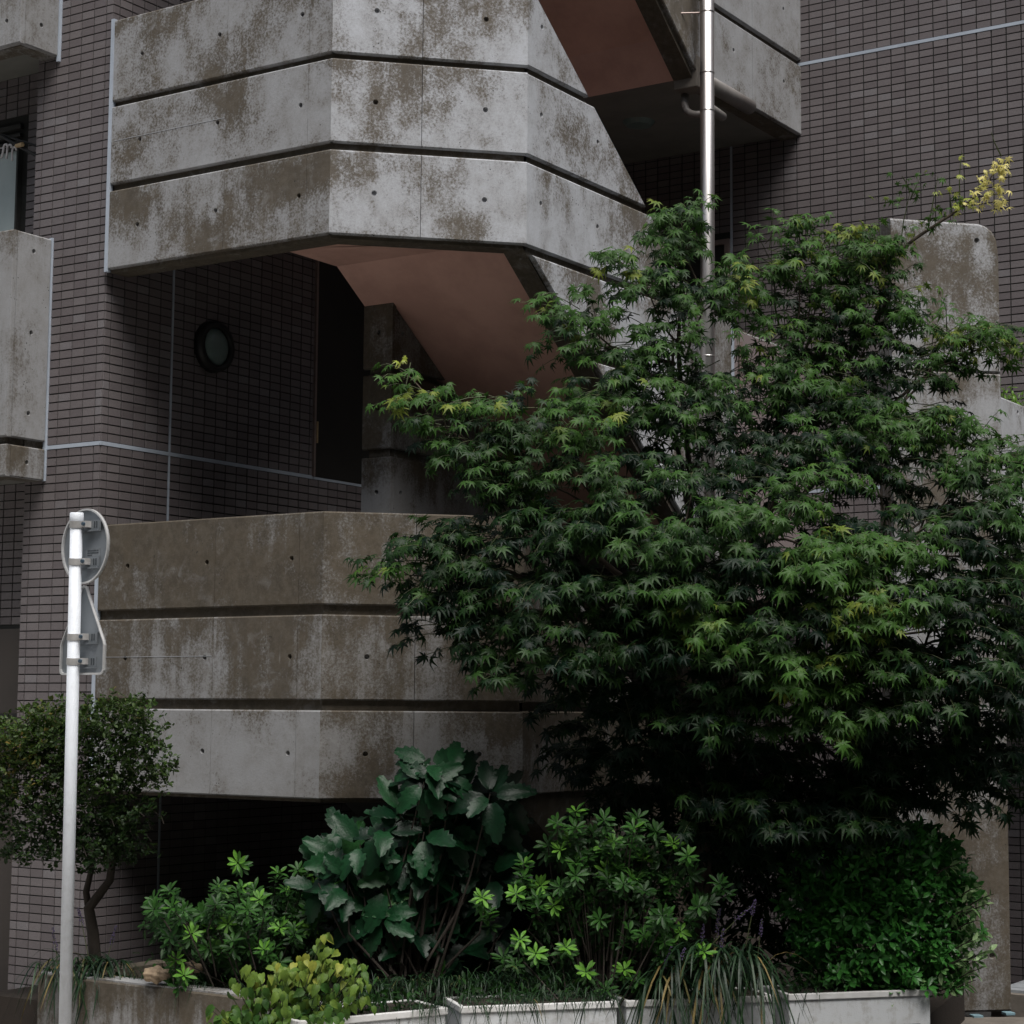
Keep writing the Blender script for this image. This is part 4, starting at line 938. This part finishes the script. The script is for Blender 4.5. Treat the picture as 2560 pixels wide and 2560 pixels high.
rosette_shrub('rosette_shrub', 'broad shrub with lime star rosettes between large-leaved shrub and strap-leaved clump', (1500, 2440), 9.1,
  [(1440,2030,.8),(1392,2058,.55),(1585,2070,.7),(1510,2050,.4),(1685,2110,.95),(1422,2100,.8),(1535,2105,.75),(1400,2125,.85),(1510,2125,.75),(1615,2150,.9),(1310,2160,.7),(1515,2180,.9),(1550,2180,.6),(1205,2245,1.0),(1290,2235,.95),(1350,2215,.9),(1590,2200,.75),(1545,2225,.8),(1385,2265,.95),(1435,2265,1.0),(1675,2200,.7),(1800,2210,.3),(1665,2290,.6),(1300,2350,.9),(1340,2385,1.0),(1415,2370,1.0),(1465,2430,.9),(1560,2425,.95),(1700,2330,.85),(1610,2340,.7),(1640,2300,.5),(1760,2380,.9),(1440,2190,.5),(1760,2255,.7),(1640,2080,.4),(1470,2145,.5),(1600,2270,.6),(1500,2300,.45)],
  [(1500,2250,150,80,30),(1560,2350,130,70,26),(1420,2330,80,60,12),(1650,2200,90,70,14),(1500,2130,110,50,14),(1560,2420,90,40,10),(1690,2330,60,50,8)])

# ---- large toothed-leaf shrub
def toothed(droop, fold, wid):
    n = 11; v, f = [], []
    for i in range(n):
        y = i/(n-1); w = wid*(math.sin(math.pi*min(1, y*.93+.035)**.80)**.85)*(1 if i < n-1 else .0)
        tooth = i % 2 == 1 and i > 2; wo = w*(1.09 if tooth else .88); yo = y+(.07 if tooth else -.01)
        z = -droop*y*y; rip = .012*(1 if i % 2 else -1)*min(1, w/.2)
        v += [(-wo, yo, z+fold*wo+rip-.25*wo*wo), (-w*.5, y+.02, z+fold*.5*w+rip*.8), (0, y, z-.004), (w*.5, y+.02, z+fold*.5*w+rip*.8), (wo, yo, z+fold*wo+rip-.25*wo*wo)]
    for i in range(n-1):
        a = 5*i; f += [(a+k, a+k+1, a+k+6, a+k+5) for k in range(4)]
    return LeafShape(v, f)
bl, bl2 = toothed(.22, .22, .29), toothed(.42, .30, .31)
b = PZ(1010, 2440, 9.3); b[2] = -1.5
bs = thing('large_leaved_shrub', tuple(b), 'dark glossy shrub with hand-sized toothed leaves reaching up against the lower parapet', 'shrub'); L = []; stems = MB()
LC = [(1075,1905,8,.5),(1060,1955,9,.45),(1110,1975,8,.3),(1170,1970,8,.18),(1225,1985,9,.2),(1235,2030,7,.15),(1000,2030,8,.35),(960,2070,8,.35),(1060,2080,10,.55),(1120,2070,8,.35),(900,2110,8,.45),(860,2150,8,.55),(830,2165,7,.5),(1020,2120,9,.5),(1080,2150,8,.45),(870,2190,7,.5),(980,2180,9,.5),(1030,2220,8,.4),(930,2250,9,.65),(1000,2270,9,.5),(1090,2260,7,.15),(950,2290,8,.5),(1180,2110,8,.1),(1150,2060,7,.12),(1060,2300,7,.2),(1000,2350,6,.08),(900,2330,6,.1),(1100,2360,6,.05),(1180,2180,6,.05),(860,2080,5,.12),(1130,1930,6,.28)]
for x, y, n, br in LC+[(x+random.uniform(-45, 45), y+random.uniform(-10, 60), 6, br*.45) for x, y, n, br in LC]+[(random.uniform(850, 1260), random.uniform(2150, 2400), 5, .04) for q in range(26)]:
    p = PZ(x, y, (9.28 if br > .2 else 9.36)+rng.normal(0, .07)+(.12 if br < .2 else 0)); ax = norm(UPV*.75+toCam*.7+rng.normal(0, .25, 3)); ph = rng.uniform(0, 6.28)
    stems.tube([b*.75+p*.25+rng.normal(0, .04, 3), b*.3+p*.7+rng.normal(0, .03, 3)-UPV*.05, p], [.007, .005, .003], 6, False)
    h_ = norm(np.cross(ax, np.array([.7, .2, .5]))); h2 = np.cross(ax, h_)
    for q in range(n):
        a = ph+q*2.399+rng.normal(0, .35); el = -.35+1.0*q/n+rng.normal(0, .18)
        dv = norm((math.cos(a)*h_+math.sin(a)*h2)*math.cos(el)+ax*math.sin(el)+rng.normal(0, .1, 3)-UPV*.15); st_ = p+dv*.03-ax*.05*(1-q/n)
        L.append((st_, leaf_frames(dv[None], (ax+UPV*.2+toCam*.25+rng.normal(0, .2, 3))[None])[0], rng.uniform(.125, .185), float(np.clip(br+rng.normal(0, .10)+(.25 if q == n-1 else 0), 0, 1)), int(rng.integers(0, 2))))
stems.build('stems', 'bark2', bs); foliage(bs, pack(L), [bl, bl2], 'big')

# ---- lime heart-leaved shrub
hl = blade_shape([.17, .33, .36, .26, .13, .01], .30, .35, .05, .5); hl2 = blade_shape([.16, .31, .36, .28, .14, .01], .55, .42, .05, .5)
b = PZ(700, 2560, 8.55); b[2] = -1.5
ls = thing('lime_leaved_shrub', tuple(b), 'low yellow-green shrub with heart-shaped leaves tumbling over the bed wall', 'shrub'); L = []; stems = MB()
LS = [(800,2350,30,20,.75,4),(780,2395,40,24,.8,6),(830,2400,40,20,.75,5),(860,2420,40,24,.75,7),(720,2420,50,22,.85,8),(660,2440,50,26,.85,10),(620,2450,30,20,.9,6),(760,2440,60,26,.75,11),(820,2460,60,26,.6,11),(880,2450,36,26,.65,7),(700,2480,60,26,.6,12),(640,2490,50,30,.4,12),(770,2490,60,26,.6,12),(840,2500,50,26,.45,10),(600,2530,50,26,.45,12),(660,2535,60,26,.4,13),(730,2530,60,26,.55,13),(800,2540,60,20,.4,10),(570,2550,40,20,.5,8),(690,2560,80,16,.5,12),(890,2480,20,20,.5,3),(900,2410,22,16,.5,3),(560,2575,60,20,.5,10),(740,2545,70,18,.5,12),(820,2530,40,20,.5,8),(640,2575,90,14,.45,14),(760,2575,60,14,.45,10)]
for x, y, rx, ry, br, n in LS:
    for q in range(int(n*2.1)):
        p = PZ(x+rng.normal(0, rx*.6), y+rng.normal(0, ry*.6), 8.46+rng.normal(0, .06)-.0012*max(0, y-2440)); tip = norm(-UPV*.8+toCam*.5+rng.normal(0, .45, 3))
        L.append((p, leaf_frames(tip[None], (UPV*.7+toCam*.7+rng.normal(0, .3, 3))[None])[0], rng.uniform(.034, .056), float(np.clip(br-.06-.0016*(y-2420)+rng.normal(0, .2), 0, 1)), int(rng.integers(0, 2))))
        if q % 2 == 0: stems.tube([b*.5+p*.5-UPV*.03, p], [.003, .0015], 4, False)
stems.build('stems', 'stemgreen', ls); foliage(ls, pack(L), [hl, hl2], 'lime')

# ---- round glossy shrub at the right
gl = [blade_shape([.04, .17, .23, .19, .02], .12, .28), blade_shape([.04, .16, .22, .18, .02], .35, .35)]
b = PZ(2190, 2480, 9.75); b[2] = -1.5
gs = thing('round_glossy_shrub', tuple(b), 'rounded shrub of small glossy leaves and pale sprigs beside the wing wall', 'shrub'); L = []; stems = MB()
GC = [(2120,2125,120,44,.35),(2260,2120,130,60,.42),(2350,2170,80,60,.5),(2050,2190,90,60,.3),(2160,2200,140,60,.35),(2300,2230,120,60,.45),(2390,2250,60,60,.7),(2040,2270,90,60,.4),(2150,2290,140,60,.38),(2290,2310,110,60,.5),(2390,2330,70,60,.85),(2080,2350,100,50,.4),(2200,2370,130,50,.42),(2330,2390,90,50,.6),(2130,2430,110,40,.5),(2240,2440,110,36,.55),(2350,2440,80,40,.7),(2280,2470,80,20,.6),(2010,2370,40,60,.2),(2280,2080,60,30,.3)]
for x, y, rx, ry, br in GC:
    for s in range(int(rx*ry/80)):
        e = rng.normal(0, .55, 3); e /= max(1, np.linalg.norm(e)); p = PZ(x+e[0]*rx, y+e[1]*ry, 9.36-.10*e[2]+.0003*abs(x-2200)); ax = norm(UPV*.6+toCam*.5+rt*.0012*(x-2180)+rng.normal(0, .45, 3))
        ph = rng.uniform(0, 6.28); h_ = norm(np.cross(ax, np.array([.7, .2, .5]))); h2 = np.cross(ax, h_)
        if s % 2 == 0: stems.tube([p*.8+b*.2, p], [.003, .0015], 4, False)
        for q in range(6):
            a = ph+q*2.399; dv = norm((math.cos(a)*h_+math.sin(a)*h2)+ax*rng.uniform(.1, .8)+rng.normal(0, .15, 3))
            L.append((p+dv*.005-ax*.006*q, leaf_frames(dv[None], (ax+rng.normal(0, .2, 3))[None])[0], rng.uniform(.038, .058), float(np.clip(br*.95+rng.normal(0, .12)+(.2 if q > 4 else 0), 0, 1)), int(rng.integers(0, 2))))
for x, y in ((2455, 2215), (2485, 2235), (2470, 2260), (2445, 2300), (2465, 2335), (2480, 2375), (2455, 2420), (2440, 2450), (2425, 2390), (2465, 2380), (2395, 2160), (2440, 2350), (2430, 2270), (2450, 2400)):
    p = PZ(x, y, 9.26); q0 = PZ(x-80, y+40, 9.36); stems.tube([q0, q0*.4+p*.6+UPV*.01, p], [.004, .003, .0015], 5, False)
    for q in range(9):
        k = rng.uniform(.3, 1); pp = q0*(1-k)+p*k; dv = norm(rt*.6+UPV*rng.normal(.1, .6)+rng.normal(0, .4, 3)); L.append((pp, leaf_frames(dv[None], (UPV*.8+rt*.5+rng.normal(0, .3, 3))[None])[0], rng.uniform(.036, .060), float(rng.uniform(.85, 1)), int(rng.integers(0, 2))))
stems.build('stems', 'bark2', gs); foliage(gs, pack(L), gl, 'gard')

# ---- strap-leaved clumps (arching blades, violet spikes), made blade by blade
def strap(p0, direc, ln, w, rise, fall, n=7):
    """arching strip as (verts, faces)"""
    v, f = [], []; side = norm(np.cross(direc, UPV))
    for i in range(n):
        t = i/(n-1); p = p0+direc*ln*t*(.55+.2*t)+UPV*(rise*t*2-fall*t*t*2)*ln*.5
        ww = w*(.6+.8*t*(1-t)*1.6)*(1 if i < n-1 else .08); lift = UPV*ww*.25
        v += [p-side*ww+lift, p, p+side*ww+lift]
    for i in range(n-1): a = 3*i; f += [(a, a+1, a+4, a+3), (a+1, a+2, a+5, a+4)]
    return v, f
def strap_clump(name, label, centres, blades, ln, w, spikes, group=None, single=300, wide=1.0):
    b = np.mean([c for c in centres], 0); t = thing(name, (b[0], b[1], -1.5), label, 'plant', group); nb = 0
    rest = MB(); tn = []
    for c in centres:
        for q in range(blades):
            a = rng.uniform(0, 6.283); dv = norm(np.array([math.cos(a), math.sin(a), 0])+np.array([toCam[0], toCam[1], 0])*.7); l = ln*rng.uniform(.6, 1.1)
            v, f = strap(c+rng.normal(0, .02, 3)*np.array([1, 1, .2]), dv*wide, l, w*rng.uniform(.7, 1.2), rng.uniform(.7, 1.25), rng.uniform(1.0, 2.3))
            tt = float(np.clip(rng.normal(.32, .2), 0, .7)) if rng.random() > .08 else float(rng.uniform(.8, 1))
            if nb < single:
                o = MB().add(v, f).build('blade', 'grass', t, True); o.color = (tt, 0, 0, 1)
            else: rest.add(v, f); tn += [tt]*len(v)
            nb += 1
    if tn:
        o = rest.build('blades', 'grass', t, True); at = o.data.attributes.new('tint', 'FLOAT', 'POINT'); at.data.foreach_set('value', tn); tag(o, kind='stuff')
    for (x0, y0, x1, y1, Z) in spikes:
        A, B = PZ(x0, y0, Z), PZ(x1, y1, Z); root = A+(A-B)*2.0-UPV*.02
        sp = MB().tube([root, A, B], [.0022, .002, .0015], 5).build('flower_stalk', 'stemgreen', t)
        fl = MB()
        for q in range(46):
            k = q/46; p = A*(1-k)+B*k; r_ = .011*(1-.6*k); d = norm(rng.normal(0, 1, 3)); c = p+d*r_; e = .0038
            fl.add([c+np.array(o_)*e for o_ in ((1,0,0),(-1,0,0),(0,1,0),(0,-1,0),(0,0,1),(0,0,-1))], [(0,2,4),(2,1,4),(1,3,4),(3,0,4),(2,0,5),(1,2,5),(3,1,5),(0,3,5)])
        fl.build('flower_spike', 'purple', t)
    return t
strap_clump('strap_leaved_clump', 'large clump of arching dark strap leaves with violet spikes hanging over the planters',
  [PZ(x, y, 8.98) for x, y in ((1680, 2430), (1740, 2400), (1800, 2390), (1860, 2410), (1900, 2440), (1640, 2470), (1780, 2440), (1700, 2480))], 34, .36, .0055,
  [(1800,2390,1808,2320,8.95),(1755,2350,1760,2310,8.95),(1880,2285,1888,2250,8.97),(1840,2300,1880,2265,8.97),(1700,2400,1712,2370,8.9),(1660,2420,1678,2365,8.9),(1790,2340,1800,2270,9.0),(1900,2340,1905,2300,9.0)])
strap_clump('strap_leaved_clump', 'small clump of arching strap leaves with violet spikes around the forked trunk',
  [PZ(x, y, 9.72) for x, y in ((165, 2425), (205, 2420), (240, 2425), (275, 2425), (130, 2428))], 26, .30, .005,
  [(140,2375,132,2318,9.65),(205,2310,196,2270,9.7),(278,2360,290,2315,9.7)])
# low grass edging along planters
gr = MB(); gt = []
for (x0, y0, x1, y1, n, Z0, Z1) in ((820,2540,1120,2500,190,8.50,8.62),(1150,2500,1540,2480,230,8.58,8.72),(900,2460,1500,2440,700,8.9,9.1),(1960,2480,2050,2470,30,9.2,9.25),(430,2450,620,2470,80,9.35,9.3),(250,2440,400,2440,60,9.7,9.6)):
    for q in range(n):
        k = rng.random(); p = PZ(x0+(x1-x0)*k, y0+(y1-y0)*k+rng.normal(0, 7), Z0+(Z1-Z0)*k+rng.normal(0, .03)); a = rng.uniform(0, 6.283)
        dv = norm(np.array([math.cos(a), math.sin(a), 0])+np.array([toCam[0], toCam[1], 0])*.5); v, f = strap(p-UPV*.02, dv, rng.uniform(.06, .17), rng.uniform(.0015, .003), rng.uniform(.6, 1.5), rng.uniform(.8, 2.2), 5)
        gr.add(v, f); gt += [float(np.clip(rng.normal(.35, .25), 0, .95))]*len(v)
o = gr.build('edging_grass', 'grass', None, True); at = o.data.attributes.new('tint', 'FLOAT', 'POINT'); at.data.foreach_set('value', gt)
tag(o, 'thin dark grass growing along the planters and bed edge', 'grass', kind='stuff')
# under-planting: dark filler of small leaves covering the soil
L = []
for q in range(4500):
    p = np.array([rng.uniform(-7.3, -3.9), rng.uniform(7.2, 10.2), -1.46]); 
    if p[1] < 7.2+max(0, (p[0]+5.6))*1.15+.15: continue
    p[2] += rng.uniform(0, .22); dv = norm(rng.normal(0, 1, 3)+UPV*.5); L.append((p, leaf_frames(dv[None], (UPV+rng.normal(0, .4, 3))[None])[0], rng.uniform(.04, .08), float(rng.uniform(0, .4)), 0))
for (a, b) in ends:
    A, B = on(*a, 2, ZR), on(*b, 2, ZR); dv = norm(B-A); inn = np.array([-dv[1], dv[0], 0])
    for q in range(330):
        p = A+(B-A)*rng.uniform(.04, .96)+inn*rng.uniform(.035, .30); p[2] = ZR+rng.uniform(-.01, .02+.10*rng.random()); d3 = norm(rng.normal(0, 1, 3)+UPV*.6)
        L.append((p, leaf_frames(d3[None], (UPV+rng.normal(0, .5, 3))[None])[0], rng.uniform(.025, .055), float(rng.uniform(0, .35)), 0))
for q in range(1500):
    p = PZ(rng.uniform(1480, 1980), rng.uniform(2060, 2420), rng.uniform(9.7, 10.2)); d3 = norm(rng.normal(0, 1, 3)+UPV*.2)
    if p[2] < -1.5: continue
    L.append((p, leaf_frames(d3[None], (UPV+toCam*.6+rng.normal(0, .5, 3))[None])[0], rng.uniform(.05, .09), float(rng.uniform(0, .15)), 0))
gc = thing('ground_cover', (-5.5, 8.5, -1.47), 'low dark leafy ground cover under the shrubs', 'ground cover'); gc['kind'] = 'stuff'
foliage(gc, pack(L), [lanc[0]], 'azalea', 'leaf', 0)
# weeds on the pale parapet
L = []; stems = MB(); b = np.array([-3.9, 11.2, 1.83])
wd = thing('weed_tuft', tuple(b), 'bright green weeds sprouting along the top of the pale parapet', 'weed')
for q in range(46):
    p = np.array([rng.uniform(-3.96, -3.84), rng.uniform(11.0, 11.75), 1.82]); ht = rng.uniform(.04, .13); tp = p+np.array([rng.normal(0, .02), rng.normal(0, .02), ht]); stems.tube([p, tp], [.002, .001], 4, False)
    for k in range(5):
        dv = norm(rng.normal(0, .7, 3)+UPV*.5); L.append((p+(tp-p)*rng.uniform(.3, 1), leaf_frames(dv[None], (UPV+rng.normal(0, .4, 3))[None])[0], rng.uniform(.02, .045), float(rng.random()), 0))
stems.build('stems', 'stemgreen', wd); foliage(wd, pack(L), [lanc[0]], 'weed')

# ---- ochre stone on the bed edge
def stone(px, py, Z, r, label):
    c = PZ(px, py, Z); v, f = [], []; n, m = 40, 22
    for i in range(m):
        th_ = math.pi*i/(m-1)
        for k in range(n):
            q = 2*math.pi*k/n; d = np.array([math.sin(th_)*math.cos(q), math.sin(th_)*math.sin(q), math.cos(th_)*.62])
            w = 1+.13*math.sin(3.1*d[0]*2+1+d[1]*4)+.07*math.sin(7*d[1]+5*d[2]*3)+.035*math.sin(17*d[0]+9*d[2])*math.cos(13*d[1]); v.append(c+d*r*w)
    for i in range(m-1):
        for k in range(n): f.append((i*n+k, (i+1)*n+k, (i+1)*n+(k+1) % n, i*n+(k+1) % n))
    return tag(MB().add(v, f).build('garden_stone', 'rock', None, True), label, 'stone')
stone(392, 2436, 9.38, .062, 'rough ochre stone resting on the coping of the bed wall')
stone(478, 2420, 9.42, .05, 'small ochre stone half hidden under the bright rosette shrub')
